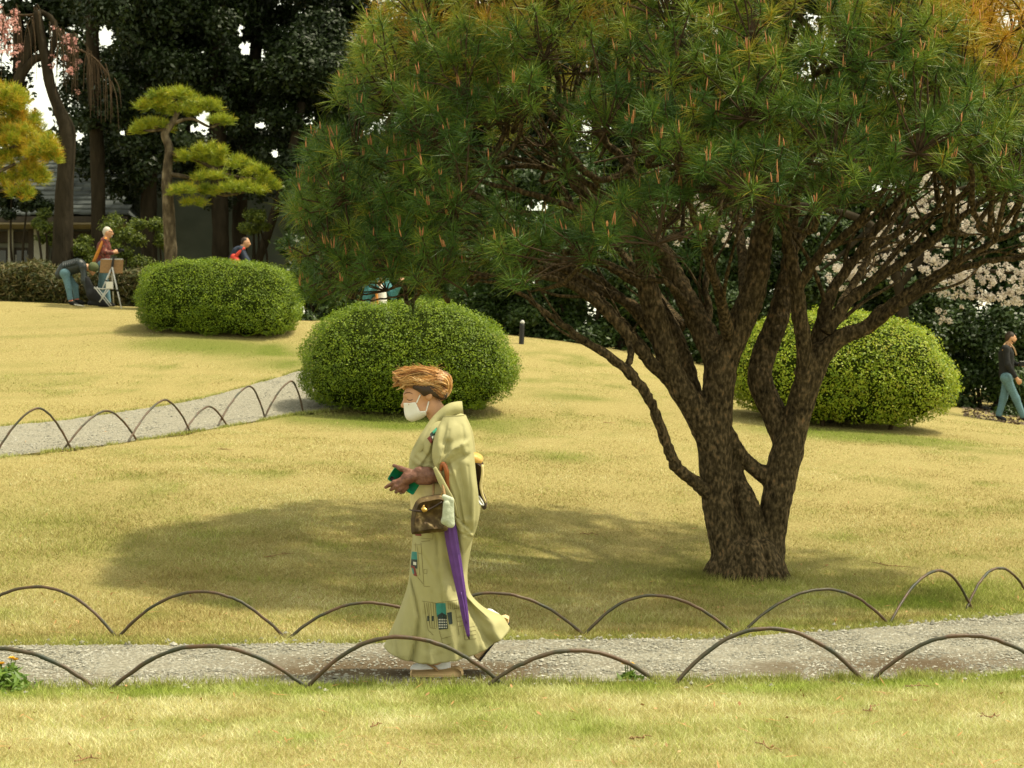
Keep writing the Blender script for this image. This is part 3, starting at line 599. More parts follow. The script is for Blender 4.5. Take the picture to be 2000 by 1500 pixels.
for l in limbs:
    P = L(l); sp = smoothpath(P[:, :3], 8); k = len(sp); rr = np.interp(np.linspace(0, 1, k), np.linspace(0, 1, len(P)), P[:, 3])
    kn = np.random.default_rng(int(l[0][0] + l[-1][1])); sp = sp + kn.normal(0, 0.006, sp.shape) * np.linspace(0.2, 1.3, k)[:, None]
    rr = rr * np.interp(np.linspace(0, 1, k), [0, .25, 1], [.92, .76, .68])
    part('limb', tube(sp, rr * (1 + 0.06 * kn.normal(size=k)), 9, rough=0.05, seed=k), M['bark_red'], pine)
    LP.append(np.column_stack([sp, rr]))
    for t in (0.15, 0.28, 0.4, 0.52, 0.66):
        i0 = int(t * (k - 1)); d0 = nrm(sp[min(i0 + 3, k - 1)] - sp[i0]); ln = 0.5 * np.linalg.norm(sp[-1] - sp[i0]) + 0.25
        d1 = nrm(d0 + kn.normal(0, 0.30, 3) + [0, 0, 0.12]); pts = [sp[i0], sp[i0] + d1 * ln * .3 + kn.normal(0, .03, 3), sp[i0] + d1 * ln * .65 + kn.normal(0, .05, 3) + [0, 0, .02], sp[i0] + nrm(d1 + kn.normal(0, .25, 3)) * ln + [0, 0, .06]]
        r0 = rr[i0] * .42; q_ = np.array(pts); pxe, pye = PX(q_[-1])
        if rr[i0] < .012 or (t < .35 and l[0][0] < 1400 and l[-1][0] < 1200) or pye > np.interp(pxe, [500, 900, 1300, 1700, 2100], [590, 560, 560, 520, 480]): continue
        b_ = smoothpath(q_, 6); part('branch', tube(b_, np.linspace(r0, .006, len(b_)) * (1 + .06 * kn.normal(size=len(b_))), 7, rough=.05, seed=k), M['bark_red'], pine); LP.append(np.column_stack([b_, np.linspace(r0, .006, len(b_))]))
LPA = np.concatenate(LP)
# needle tufts through a dome-shaped shell
DC = np.array([W(1400, 0, TY)[0], TY, 2.25]); DR = np.array([3.55, 3.0, 3.85])
def sample_tufts(n, seed):
    r = np.random.default_rng(seed); d = nrm(r.normal(size=(n, 3))); d[:, 2] = np.abs(d[:, 2]) * 1.02 - 0.06
    q = 1.0 - 0.30 * r.random(n) ** 1.3
    lump = 0.12 * (vnoise(np.arctan2(d[:, 1], d[:, 0]) * 3.0, d[:, 2] * 3, 0.9, 77) - 0.5) + 0.06 * (vnoise(np.arctan2(d[:, 1], d[:, 0]) * 3, d[:, 2] * 3, 0.35, 78) - .5)
    return DC + d * (q + lump)[:, None] * DR, d, q
C, D, q = sample_tufts(11500, 61)
px, py = PX(C); rr = np.random.default_rng(62); u = rr.random(len(C))
xl = np.interp(py, [-400, -150, 0, 60, 150, 260, 330, 450, 550, 600], [1000, 800, 722, 692, 655, 605, 568, 552, 572, 610])
yb = np.interp(px, [545, 620, 720, 800, 900, 1000, 1100, 1250, 1330, 1400, 1470, 1560, 1650, 1750, 1850, 1930, 2200], [545, 590, 575, 550, 555, 530, 505, 500, 520, 490, 445, 435, 410, 360, 330, 395, 420])
front = C[:, 1] < TY + 0.3
keep = (px > xl + 8) & (py < yb - 18 + 22 * rr.normal(size=len(C)))
dens = np.where(front, 0.92, 0.55)
dens = np.where(C[:, 2] > 5.1, 0.36, dens)
win = ((px - 1060) / 210) ** 2 + ((py - 310) / 105) ** 2 < 1; dens = np.where(win & front, 0.05, dens); dens = np.where(win & ~front, 0.15, dens)
win2 = ((px - 1830) / 260) ** 2 + ((py - 470) / 130) ** 2 < 1; dens = np.where(win2, dens * 0.22, dens)
win3 = ((px - 1420) / 170) ** 2 + ((py - 450) / 90) ** 2 < 1; dens = np.where(win3, dens * 0.5, dens)
win4 = ((px - 1780) / 60) ** 2 + ((py - 150) / 30) ** 2 < 1; dens = np.where(win4, dens * 0.5, dens)
low = (px > 1220) & (py > 300) & front; dens = np.where(low, dens * 0.72, dens); dens = np.where((px > 640) & (px < 1060) & (py > 440), dens * 1.5, dens)
dens = np.where(((px - 745) / 62) ** 2 + ((py - 566) / 34) ** 2 < 1, 0.0, dens)
dens = dens * np.clip(0.15 + 1.5 * vnoise(px, py, 95, 63), 0, 1.2)
keep &= u < dens; keep &= ~((~front) & (C[:, 2] < 3.0) & (px > 1250))
C, D, q, px, py = C[keep], D[keep], q[keep], px[keep], py[keep]; NT = len(C)
axis = nrm(D * np.array([0.55, 0.55, 0.4]) + np.array([0, 0, 0.75]) + rr.normal(0, 0.22, (NT, 3)))
def needles(C, axis, Lt, per, hue, seed, wid=0.0031, lo=0.15, hi=1.95, droop=0.22, back=0.10):
    r = np.random.default_rng(seed); k = np.repeat(np.arange(len(C)), per); n = len(k)
    th = lo + (hi - lo) * r.random(n) ** 0.8; ph = r.random(n) * 2 * np.pi
    A = axis[k]; U = nrm(np.cross(A, [0.31, 0.77, 0.55])); Vv = np.cross(A, U)
    d = A * np.cos(th)[:, None] + (U * np.cos(ph)[:, None] + Vv * np.sin(ph)[:, None]) * np.sin(th)[:, None]
    b = C[k] - A * (back * r.random(n))[:, None]; Ln = (Lt[k] * (0.7 + 0.45 * r.random(n)))[:, None]
    m = b + d * Ln * 0.55; d2 = nrm(d + np.array([0, 0, -1.0]) * droop * r.random(n)[:, None]); t = m + d2 * Ln * 0.45
    s = nrm(np.cross(d, r.normal(size=(n, 3)))) * wid * 0.5
    V = np.stack([b - s, b + s, m + s * .9, m - s * .9, t], 1).reshape(-1, 3); i = 5 * np.arange(n)[:, None]
    hv = hue[k][:, None] + np.array([-0.04, -0.04, 0.03, 0.03, 0.16])[None] + r.normal(0, 0.05, n)[:, None]
    hv = hv + (r.random(n) < 0.05)[:, None] * 0.3
    return V, [i + np.array([[0, 1, 2, 3]]), i + np.array([[3, 2, 4]])], np.clip(hv, 0, 1).ravel()
# sun-yellowed tips on upper and right-hand shoots, plus painted sunlit highlights at the top
yel = np.clip(0.08 + 0.50 * np.clip((C[:, 2] - 3.35) / 1.0, 0, 1) ** 1.5 + 0.75 * np.clip((C[:, 0] - 2.7) / 1.1, 0, 1) * np.clip((C[:, 2] - 2.9) / 1.0, 0, 1) + 0.12 * rr.normal(size=NT) * (C[:, 2] > 3), 0, 1)
yel *= (0.35 + 1.3 * vnoise(C[:, 0], C[:, 2] + C[:, 1], 0.45, 64))
hue = np.clip(0.15 + 0.13 * rr.normal(size=NT) + 0.55 * yel, 0.02, 0.95)
seen = (py > -60) & (px < 2080) & (C[:, 1] < TY + 1.5)
Lt = np.clip(0.150 + 0.035 * rr.normal(size=NT), .07, .23)
V1, P1, h1 = needles(C[seen], axis[seen], Lt[seen], 84, hue[seen], 65)
V2, P2, h2 = needles(C[~seen], axis[~seen], Lt[~seen] * 1.1, 26, hue[~seen], 66, wid=0.0065)
g = Geo(); g.add(V1, P1); g.add(V2, P2); Vg, Pg = g.get()
me = mesh_np('crown', Vg - loc0(pine), Pg, smooth=False); attr(me, 'hue', np.concatenate([h1, h2])); link('crown', me, M['needle'], pine, kind='stuff')
# candles: upright buds at shoot tips
def candles(C, axis, seed, hgt=0.068, frac=0.45):
    r = np.random.default_rng(seed); g = r.random(len(C)) < frac; c = np.repeat(C[g], 3, 0); A = np.repeat(axis[g], 3, 0); k = len(c)
    on = (np.arange(k) % 3 == 0) | (r.random(k) < 0.4); c, A = c[on], A[on]; k = len(c)
    b = c + np.column_stack([r.normal(0, .012, (k, 2)), 0 * r.random(k)]) + A * 0.01; d = nrm(A * 0.3 + np.array([0, 0, 1.0]) + r.normal(0, .12, (k, 3)))
    h = (hgt * (0.5 + 0.9 * r.random(k)))[:, None]; U = nrm(np.cross(d, [1, 0.2, 0])); Wv = np.cross(d, U); V = []
    for rad, f in ((0.0044, 0), (0.0056, 0.5), (0.001, 1)):
        for a in (0, 2.09, 4.19): V.append(b + d * h * f + (U * math.cos(a) + Wv * math.sin(a)) * rad)
    V = np.stack(V, 1).reshape(-1, 3); i = 9 * np.arange(k)[:, None]; Q = []
    for l in (0, 3):
        for a in range(3): Q.append(i + np.array([[l + a, l + (a + 1) % 3, l + 3 + (a + 1) % 3, l + 3 + a]]))
    return V, [np.concatenate(Q)]
part('candles', candles(C[seen & (D[:, 2] > .0)], axis[seen & (D[:, 2] > .0)], 67), M['candle'], pine, kind='stuff')
# branches from limbs to pads of shoots, then a twig to every shoot
r = np.random.default_rng(68); ctr = C[r.choice(NT, 230, replace=False)]
for _ in range(3):
    own = np.argmin(((C[:, None, :] - ctr[None]) ** 2).sum(-1), 1)
    ctr = np.array([C[own == k].mean(0) if (own == k).any() else ctr[k] for k in range(len(ctr))])
br, tw = [], Geo(); axp = np.array([W(1440, 0, TY)[0], TY])
for k in range(len(ctr)):
    if not (own == k).any(): continue
    e = ctr[k] - np.array([0, 0, 0.16]) - nrm(ctr[k] - DC) * 0.12
    dd = np.linalg.norm(LPA[:, :3] - e, axis=1) + 0.8 * np.maximum(LPA[:, 2] - e[2], 0) + 0.6 * np.maximum(np.linalg.norm(LPA[:, :2] - axp, axis=1) - np.linalg.norm(e[:2] - axp), 0)
    j = np.argmin(dd); a = LPA[j, :3]; m = (a + e) / 2 + r.normal(0, 0.07, 3) - np.array([0, 0, 0.10]); m2 = a * .25 + e * .75 + r.normal(0, 0.05, 3)
    if np.linalg.norm(a - e) > 0.08: br.append(stube([a, m, m2, e], [min(LPA[j, 3] * 0.75, 0.04), 0.022, 0.017, 0.011], 6, sub=4))
    for c, A in zip(C[own == k], axis[own == k]):
        mid = (e * .5 + c * .5) + r.normal(0, 0.03, 3) - np.array([0, 0, 0.03])
        tw.add(*tube([e, mid, c - A * 0.06, c], [0.008, 0.0065, 0.006, 0.005], 4, caps=False))
for b in br: part('branch', b, M['bark_red'], pine)
part('twigs', tw, M['twig'], pine, kind='stuff')

# ------------------------------------------------------------------ woods behind
def px_trunk(pts, Y, sides=10, seed=1, sub=5):
    P = np.array([[*W(p[0], p[1], Y), p[2] * Y / FPX] for p in pts]); return stube(P[:, :3], P[:, 3], sides, sub, rough=0.05, seed=seed)
def to_ground(px, Y): 
    g = G(px, Y); return 750 - (g[2] - CAMZ) / Y * FPX + 4
def tall_tree(label, Y, trunk, cl, n, leaf, seed, material='darkleaf', holes=(), name='evergreen_tree', group='dark evergreen trees of the wood', tmat='trunk', extra=(), vert=0.75, inner=.35):
    b = trunk[0]; root = thing(name, label, 'tree', tuple(G(b[0], Y)), group)
    part('trunk', px_trunk([(b[0], to_ground(b[0], Y), b[2] * 1.3)] + list(trunk), Y, seed=seed), M[tmat], root)
    for l in extra: part('limb', px_trunk(l, Y, 8, seed), M[tmat], root)
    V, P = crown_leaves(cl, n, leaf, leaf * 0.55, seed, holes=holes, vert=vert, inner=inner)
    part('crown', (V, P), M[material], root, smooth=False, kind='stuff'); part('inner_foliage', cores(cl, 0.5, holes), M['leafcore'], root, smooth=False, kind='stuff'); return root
def cl_px(L_, Y, seed, dy=1.0):
    """clumps from (px, py, radius px) with random depth"""
    r = np.random.default_rng(seed); return [(W(a, b, Y + dy * r.normal()), c * Y / FPX) for a, b, c in L_]
def fill(x0, x1, y0, y1, n, rad, seed):
    r = np.random.default_rng(seed); return [(x0 + (x1 - x0) * r.random(), y0 + (y1 - y0) * r.random(), rad * (0.7 + 0.6 * r.random())) for _ in range(n)]
HO = [(88, 200, 26, 72), (62, 240, 26, 40), (205, 72, 20, 24), (470, 60, 9, 14), (478, 95, 14, 18), (503, 104, 20, 13), (402, 240, 20, 24), (248, 258, 18, 9), (510, 245, 17, 8), (538, 300, 10, 12), (155, 268, 10, 14), (375, 250, 12, 9)]
tall_tree('dark straight-trunked evergreen behind the bearded man in plaid', 46.0, [(192, 520, 14), (190, 300, 14), (182, 120, 13), (176, -120, 12)],
          cl_px(fill(150, 330, -160, 150, 26, 46, 201) + fill(140, 300, 150, 330, 18, 36, 202) + fill(120, 400, -420, -160, 20, 60, 203), 46, 204), 38000, 0.13, 205, holes=HO)
tall_tree('dark evergreen with its trunk just left of the sculpted green pine', 47.5, [(292, 520, 16), (290, 400, 16), (296, 200, 15), (300, -120, 12)],
          cl_px(fill(210, 400, -120, 180, 24, 48, 206) + fill(200, 320, 240, 370, 16, 34, 207) + fill(190, 430, -420, -120, 20, 62, 208), 47.5, 209), 38000, 0.13, 210, holes=HO)
tall_tree('dark evergreen behind the lower pad of the sculpted pine, thicker twin trunk', 47.0, [(432, 520, 17), (430, 420, 17), (425, 200, 16), (430, -120, 13)],
          cl_px(fill(350, 540, -120, 220, 28, 46, 211) + fill(350, 560, 200, 400, 14, 36, 212) + fill(330, 560, -420, -120, 20, 62, 213), 47, 214), 38000, 0.13, 215, holes=HO)
tall_tree('dark evergreen with slimmer trunk leaning beside its thicker twin', 48.5, [(472, 520, 14), (468, 420, 14), (490, 200, 13), (520, -120, 10)],
          cl_px(fill(460, 640, -120, 330, 36, 46, 216) + fill(460, 660, -420, -120, 20, 62, 217), 48.5, 218), 38000, 0.13, 219, holes=HO)
tall_tree('slanting dark trunk rising behind the person with the red strap', 46.5, [(500, 530, 9), (525, 450, 9), (560, 340, 9), (590, 200, 8)],
          cl_px(fill(540, 700, 150, 420, 20, 36, 220) + fill(560, 720, -60, 200, 16, 48, 222), 46.5, 221), 26000, 0.13, 223, holes=HO)
tall_tree('dark evergreen filling the background between the trunks at the left', 53.5, [(360, 520, 14), (360, 250, 12), (362, -100, 8)], cl_px(fill(140, 700, 30, 420, 110, 44, 225), 53.5, 226), 46000, 0.15, 227, holes=HO)
rb = np.random.default_rng(230)
BACK = [(30, 57, 'far dark evergreen at the left edge above the tiled roof'), (250, 58, 'far dark evergreen glimpsed above the bearded man'), (420, 59, 'far dark evergreen glimpsed behind the sculpted pine'),
        (620, 56, 'far dark evergreen just left of the big pine crown'), (800, 55, 'far evergreen hidden behind the left part of the pine crown'), (1000, 54, 'far evergreen seen through the window of bare pine limbs'),
        (1210, 55, 'far evergreen seen between the middle pine limbs'), (1420, 54, 'far evergreen seen above the forked pine trunk'), (1640, 55, 'far evergreen behind the right limbs of the pine'),
        (1850, 54, 'far evergreen above the white cherry blossom'), (2060, 55, 'far evergreen at the right edge above the white blossom')]
for i, (pxc, Y, lab) in enumerate(BACK):
    low = 430 if pxc < 550 else 640
    tall_tree(lab, Y, [(pxc, 560, 14), (pxc + 6, 200, 12), (pxc, -200, 8)], cl_px(fill(pxc - 150, pxc + 150, -420, -80, 14, 70, 231 + i) + fill(pxc - 140, pxc + 140, -80, low - 60, 24 if pxc > 550 else 30, 56, 251 + i), Y, 271 + i),
              18000 if pxc > 550 else 16000, 0.20, 291 + i, holes=HO if pxc < 700 else (), group='far evergreens at the back of the wood')
tall_tree('dense evergreen filling the view between the bare limbs in the pine window', 51.0, [(1080, 560, 14), (1085, 300, 12), (1090, 150, 8)], cl_px(fill(840, 1340, 90, 420, 60, 54, 297), 51, 298), 24000, 0.18, 299, group='far evergreens at the back of the wood')
for lab, a0, b0, sd_ in (('evergreen mass behind the upper left of the big pine crown', 680, 1120, 411), ('evergreen mass behind the top middle of the big pine crown', 1080, 1560, 421), ('evergreen mass behind the upper right of the big pine crown', 1520, 2080, 431)):
    tall_tree(lab, 50.0, [((a0 + b0) / 2, 560, 14), ((a0 + b0) / 2 + 8, 300, 12), ((a0 + b0) / 2 + 4, -60, 8)], cl_px(fill(a0, b0, -110, 330, 52, 58, sd_), 50, sd_ + 1), 22000, 0.18, sd_ + 2, group='far evergreens at the back of the wood')
for lab, p0, Y0_, sd_ in (('large dark evergreen beyond the left edge of the picture behind the house', -200, 60, 441), ('second dark evergreen farther beyond the left edge of the picture', -520, 58, 451), ('dark evergreen beyond the right edge of the picture', 2380, 54, 461), ('second dark evergreen farther beyond the right edge', 2680, 56, 471)):
    tall_tree(lab, Y0_, [(p0, 560, 15), (p0 + 8, 300, 13), (p0 + 4, -60, 9)], cl_px(fill(p0 - 170, p0 + 170, -330, 400 if p0 < 0 else 660, 46, 66, sd_), Y0_, sd_ + 1), 14000, 0.24, sd_ + 2, group='far evergreens at the back of the wood')
# broad-leaved shrubbery behind the lawn
def shrub(label, Y, L_, n, leaf, seed, material='shrubleaf', name='evergreen_shrub', group='dark shrubs along the back of the lawn', stems=4, dy=0.4, inner=.35, wid=.55):
    cl = cl_px(L_, Y, seed, dy); c = np.mean([c for c, _ in cl], 0); root = thing(name, label, 'shrub', (c[0], Y, float(H(c[0], Y))), group)
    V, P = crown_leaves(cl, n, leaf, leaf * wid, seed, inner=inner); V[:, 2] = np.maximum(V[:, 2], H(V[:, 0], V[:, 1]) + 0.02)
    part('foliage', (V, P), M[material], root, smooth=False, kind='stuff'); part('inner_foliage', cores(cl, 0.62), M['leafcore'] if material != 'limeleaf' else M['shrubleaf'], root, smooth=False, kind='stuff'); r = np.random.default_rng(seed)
    for k in range(stems):
        e = cl[r.integers(len(cl))][0]; b = np.array([c[0] + (e[0] - c[0]) * 0.4, Y, 0]); b[2] = float(H(b[0], b[1])) - 0.05
        part('stem', stube([b, (b + e) / 2 + r.normal(0, .1, 3), e], [0.05, 0.035, 0.02], 6), M['trunk'], root)
    return root
shrub('low dark shrub between the two left clipped bushes, under the pine crown', 37, fill(560, 700, 480, 655, 33, 28, 301), 24000, 0.10, 302)
shrub('dark shrub behind the top of the bush behind the woman', 38, fill(680, 880, 480, 670, 39, 30, 303), 28000, 0.10, 304)
shrub('dark shrub behind the short reflector post', 37.5, fill(860, 1080, 500, 685, 42, 30, 305), 32000, 0.10, 306)
shrub('dark leafy shrub seen under the low sweeping pine limbs', 37.5, fill(1050, 1260, 480, 710, 42, 33, 307), 32000, 0.10, 308)
shrub('dark leafy shrub seen through the fork of the pine trunk', 38, fill(1230, 1460, 440, 735, 45, 35, 309), 36000, 0.10, 310)
shrub('dark leafy shrub directly behind the right-hand pine stem', 38, fill(1440, 1640, 420, 765, 45, 37, 311), 36000, 0.10, 312)
shrub('glossy dark shrub between the bright bush and the white blossom', 39, fill(1620, 1830, 520, 785, 45, 35, 313), 36000, 0.11, 314)
shrub('leafy shrub behind the walking man, mid green', 39.5, fill(1810, 2010, 600, 845, 51, 33, 315), 40000, 0.11, 316)
shrub('leafy shrub at the right edge beyond the walking man', 40.5, fill(1960, 2180, 560, 835, 45, 37, 317), 28000, 0.12, 318)
shrub('tall dark shrub mass above the walking man', 43, fill(1700, 2160, 380, 665, 60, 50, 319), 48000, 0.15, 320)
shrub('tall dark shrub mass filling the gap behind the forked trunk', 43, fill(1180, 1680, 330, 645, 60, 50, 321), 48000, 0.15, 322)
shrub('tall dark shrub mass behind the left part of the pine crown', 43.5, fill(600, 1180, 330, 635, 66, 50, 323), 48000, 0.15, 324)
shrub('lime-green feathery shrub between the two dark trunks behind the easel', 43, fill(205, 285, 425, 520, 16, 17, 325), 5500, 0.085, 326, 'limeleaf', 'leafy_shrub', 'lime-green shrubs under the trees', wid=.35)
shrub('lime-green shrub half hidden by the trunk behind the bending person', 43.2, fill(140, 180, 455, 520, 10, 15, 327), 3500, 0.085, 328, 'limeleaf', 'leafy_shrub', 'lime-green shrubs under the trees', wid=.35)
shrub('drooping green sprays in front of the house wall', 45, fill(68, 108, 410, 480, 10, 13, 329), 2500, 0.085, 330, 'limeleaf', 'leafy_shrub', 'lime-green shrubs under the trees', wid=.35)
shrub('bright green shrub to the right of the leaning trunk under the sculpted pine', 45, fill(480, 530, 410, 455, 8, 15, 331), 2500, 0.085, 332, 'limeleaf', 'leafy_shrub', 'lime-green shrubs under the trees', wid=.35)
shrub('small lime-green shrub beside the textured pine trunk', 43.4, fill(300, 330, 420, 480, 8, 14, 333), 2200, 0.085, 334, 'limeleaf', 'leafy_shrub', 'lime-green shrubs under the trees', wid=.35)
shrub('dark drooping foliage hanging in front of the tiled roof', 46.5, fill(-40, 110, 372, 420, 12, 18, 335), 5000, 0.10, 336, 'darkleaf', 'leafy_shrub', None, stems=2)
# bamboo grass strip (uncountable)
def sasa(x0, x1, Y0, Y1, n, seed, h=0.75):
    r = np.random.default_rng(seed); Y = Y0 + (Y1 - Y0) * r.random(n); x = (x0 + (x1 - x0) * r.random(n) - 1000) / FPX * Y; hh = h * (0.02 + 0.98 * r.random(n)) * (0.6 + 0.7 * vnoise(x, Y, 0.8, seed))
    P = np.column_stack([x, Y, H(x, Y) + hh]); return leaf_quads(P, np.tile([0.1, -0.4, 0.7], (n, 1)), 0.19, 0.035, seed, 0.7)
V, P = sasa(-60, 345, 39.5, 42.5, 42000, 341); struct('undergrowth', mesh_np('undergrowth', V, P, smooth=False), M['sasa'], 'stuff')
# white cherry
ch = thing('cherry_tree', 'white-blossoming cherry tree with arching branches behind the right side of the pine', 'cherry tree', tuple(G(1760, 36.5)))
part('trunk', px_trunk([(1760, to_ground(1760, 36.5), 14), (1765, 640, 12), (1750, 540, 10), (1700, 440, 8), (1560, 400, 6), (1380, 410, 4), (1290, 420, 3)], 36.5), M['trunk'], ch)
twl = [[(1755, 560, 9), (1820, 480, 7), (1900, 400, 5), (2000, 340, 3)], [(1760, 600, 8), (1850, 540, 6), (1940, 530, 4), (2030, 540, 3)], [(1740, 520, 7), (1780, 420, 5), (1870, 370, 4), (1960, 360, 3)],
       [(1700, 445, 6), (1640, 500, 4), (1600, 530, 2)], [(1860, 535, 5), (1900, 575, 3), (1960, 585, 2)], [(1730, 480, 6), (1690, 540, 4), (1650, 550, 2)]]
for l in twl: part('limb', px_trunk(l, 36.5, 6), M['trunk'], ch)
r = np.random.default_rng(351); bl = []
for (x0, y0, x1, y1, n, sp) in [(1290, 425, 1420, 400, 40, 12), (1400, 440, 1480, 520, 14, 14), (1590, 490, 1680, 570, 12, 16), (1640, 545, 1720, 500, 14, 12), (1690, 470, 1800, 440, 26, 16), (1780, 400, 1900, 385, 30, 18), (1880, 440, 2010, 400, 34, 18), (1940, 350, 2010, 360, 18, 12), (1860, 545, 2010, 520, 44, 16), (1880, 570, 2010, 580, 30, 10), (1800, 520, 1860, 500, 14, 14), (1720, 520, 1800, 500, 14, 14), (1610, 560, 1680, 545, 8, 12), (2010, 520, 2150, 450, 30, 26), (1830, 575, 1870, 570, 8, 8), (1820, 620, 1860, 622, 3, 6)]:
    for k in range(int(n * 1.7)):
        t = r.random(); bl.append((W(x0 + (x1 - x0) * t + r.normal(0, sp * .9), y0 + (y1 - y0) * t + r.normal(0, sp * 1.3), 35.6 + 0.8 * r.random()), 0.060 * (0.5 + 0.9 * r.random())))
V, P = crown_leaves(bl, 15000, 0.044, 0.040, 352, vert=0.9, tilt=1.0, inner=.5)
part('blossom', (V, P), M['blossom'], ch, smooth=False, kind='stuff')
# weeping cherry, left
wc = thing('weeping_cherry', 'dark crooked weeping cherry with hanging twigs and a little pink blossom', 'cherry tree', tuple(G(120, 43)))
part('trunk', px_trunk([(120, to_ground(120, 43), 24), (122, 500, 21), (126, 380, 18), (132, 265, 16), (116, 215, 12), (98, 165, 11), (88, 110, 10), (78, 60, 9), (74, 22, 8)], 43), M['trunk'], wc)
part('limb', px_trunk([(90, 105, 7), (62, 120, 8), (46, 140, 9), (34, 165, 9), (40, 138, 8), (52, 110, 8), (60, 70, 8), (70, 40, 7)], 43), M['trunk'], wc)
part('limb', px_trunk([(98, 120, 6), (108, 60, 6), (100, 35, 5), (80, 22, 4)], 43), M['trunk'], wc)
part('limb', px_trunk([(105, 60, 3), (140, 90, 2.4), (180, 110, 2), (210, 145, 1.5), (220, 180, 1)], 43, 5), M['twig'], wc)
part('limb', px_trunk([(78, 26, 3), (50, 30, 2.4), (20, 28, 2), (0, 35, 1.5)], 43, 5), M['twig'], wc)
r = np.random.default_rng(361); g = Geo(); pk = []
for k in range(90):
    x0 = r.choice([5, 20, 60, 110, 130, 150, 175, 200, 215]) + r.normal(0, 10); y0 = np.interp(x0, [0, 80, 140, 180, 215], [20, 25, 70, 105, 150]) + r.normal(0, 8); ln = 40 + 90 * r.random(); dx = r.normal(8, 9)
    Y = 43 + r.normal(0, .5); p = [W(x0, y0, Y), W(x0 + dx * .7, y0 + ln * .35, Y), W(x0 + dx, y0 + ln, Y)]
    g.add(*stube(p, [0.014, 0.011, 0.006], 4, 4, caps=False))
    if x0 < 30 or (80 < x0 < 160 and r.random() < .4):
        for q in range(3): t = r.random(); pk.append((W(x0 + dx * t, y0 + ln * t, Y), 0.07 + .06 * r.random()))
part('twigs', g, M['twig'], wc, kind='stuff')
part('blossom', crown_leaves(pk, 1500, 0.06, 0.05, 362, tilt=1), M['pink'], wc, smooth=False, kind='stuff')
# sculpted pines
def sculpted(label, Y, trunk, pads, limbs_, seed, per, hue0, hue1, tm='bark', tuft=0.14, name='sculpted_pine', rad=1.0, wid=.009):
    root = thing(name, label, 'pine tree', tuple(G(trunk[0][0], Y))); s = Y / FPX
    part('trunk', px_trunk([(trunk[0][0], to_ground(trunk[0][0], Y), trunk[0][2] * 1.2)] + trunk, Y, 12, seed), M[tm], root)
    for l in limbs_: part('limb', px_trunk(l, Y, 7, seed), M[tm], root)
    r = np.random.default_rng(seed)
    for (x, y, rx, ry, n) in pads:
        d = nrm(r.normal(size=(n, 3))); d[:, 2] = np.abs(d[:, 2]) * 1.1 - 0.25; q = (0.35 + 0.75 * r.random(n) ** .5); ok_ = vnoise(d[:, 0] * 3 + x, d[:, 1] * 3 + y, .55, n) > .48; d, q = d[ok_], q[ok_]; n = len(d)
        c = W(x, y, Y + r.normal(0, .3)) + d * q[:, None] * np.array([rx * s, rx * s * 0.8, ry * s])
        A = nrm(d * .5 + np.array([0, 0, .9])); hue = np.clip(hue0 + (hue1 - hue0) * r.random(n) + 0.05 * r.normal(size=n), 0, 1)
        V, P, h = needles(c, A, np.full(n, tuft), per, hue, seed + n, wid=wid, hi=1.5, droop=.1)
        me = mesh_np('needle_pad', V - loc0(root), P, smooth=False); attr(me, 'hue', h); link('needle_pad', me, M['needle_lime'], root)
    return root
M['needle_lime'] = mat('bright_needle', [(0.08, 0.14, 0.012), (0.20, 0.26, 0.018), (0.34, 0.38, 0.025), (0.48, 0.38, 0.03), (0.56, 0.28, 0.025)], attrname='hue', rough=0.5, spec=0.3, transl=0.25)
sculpted('sculpted pine with cloud-shaped lime-green pads on a kinked scaly trunk', 38.5, [(334, 505, 13), (330, 430, 12), (326, 350, 10), (330, 290, 8), (322, 262, 8), (340, 235, 6), (352, 205, 4)],
         [(340, 186, 46, 15, 170), (300, 205, 34, 14, 110), (398, 205, 38, 16, 120), (432, 236, 28, 12, 80), (300, 245, 42, 12, 120), (355, 215, 40, 12, 90), (270, 255, 18, 8, 36),
          (410, 296, 34, 20, 120), (362, 308, 38, 12, 110), (440, 320, 60, 18, 180), (380, 372, 50, 13, 150), (470, 368, 50, 16, 150), (520, 360, 26, 22, 90), (410, 345, 40, 10, 80), (380, 395, 24, 10, 50), (500, 335, 28, 14, 70)],
         [[(340, 240, 4), (375, 232, 3), (410, 248, 2.5), (430, 240, 2)], [(328, 300, 5), (380, 310, 4), (440, 340, 3), (500, 350, 2)], [(330, 340, 5), (380, 350, 4), (430, 380, 3), (480, 375, 2)], [(335, 250, 4), (300, 255, 3), (280, 255, 2)]], 371, 26, 0.12, 0.52, tuft=0.17)
sculpted('rounded pine with orange-tipped needles at the left edge of the lawn', 31, [(-60, 560, 12), (-50, 420, 11), (-30, 300, 8), (-10, 220, 5)],
         [(5, 200, 56, 44, 300), (45, 245, 44, 44, 200), (-40, 230, 60, 60, 150), (20, 275, 64, 40, 240), (82, 292, 36, 38, 170), (60, 345, 38, 36, 150), (15, 310, 54, 30, 150), (42, 378, 26, 22, 60), (-30, 340, 50, 40, 100), (102, 305, 18, 26, 60), (5, 360, 30, 26, 60)],
         [[(-40, 360, 6), (0, 335, 4), (30, 320, 3)], [(-30, 300, 5), (20, 290, 4), (60, 270, 2)], [(-45, 380, 5), (10, 370, 3), (50, 350, 2)]], 381, 40, 0.15, 0.86, name='round_pine', tuft=0.15, wid=.007)
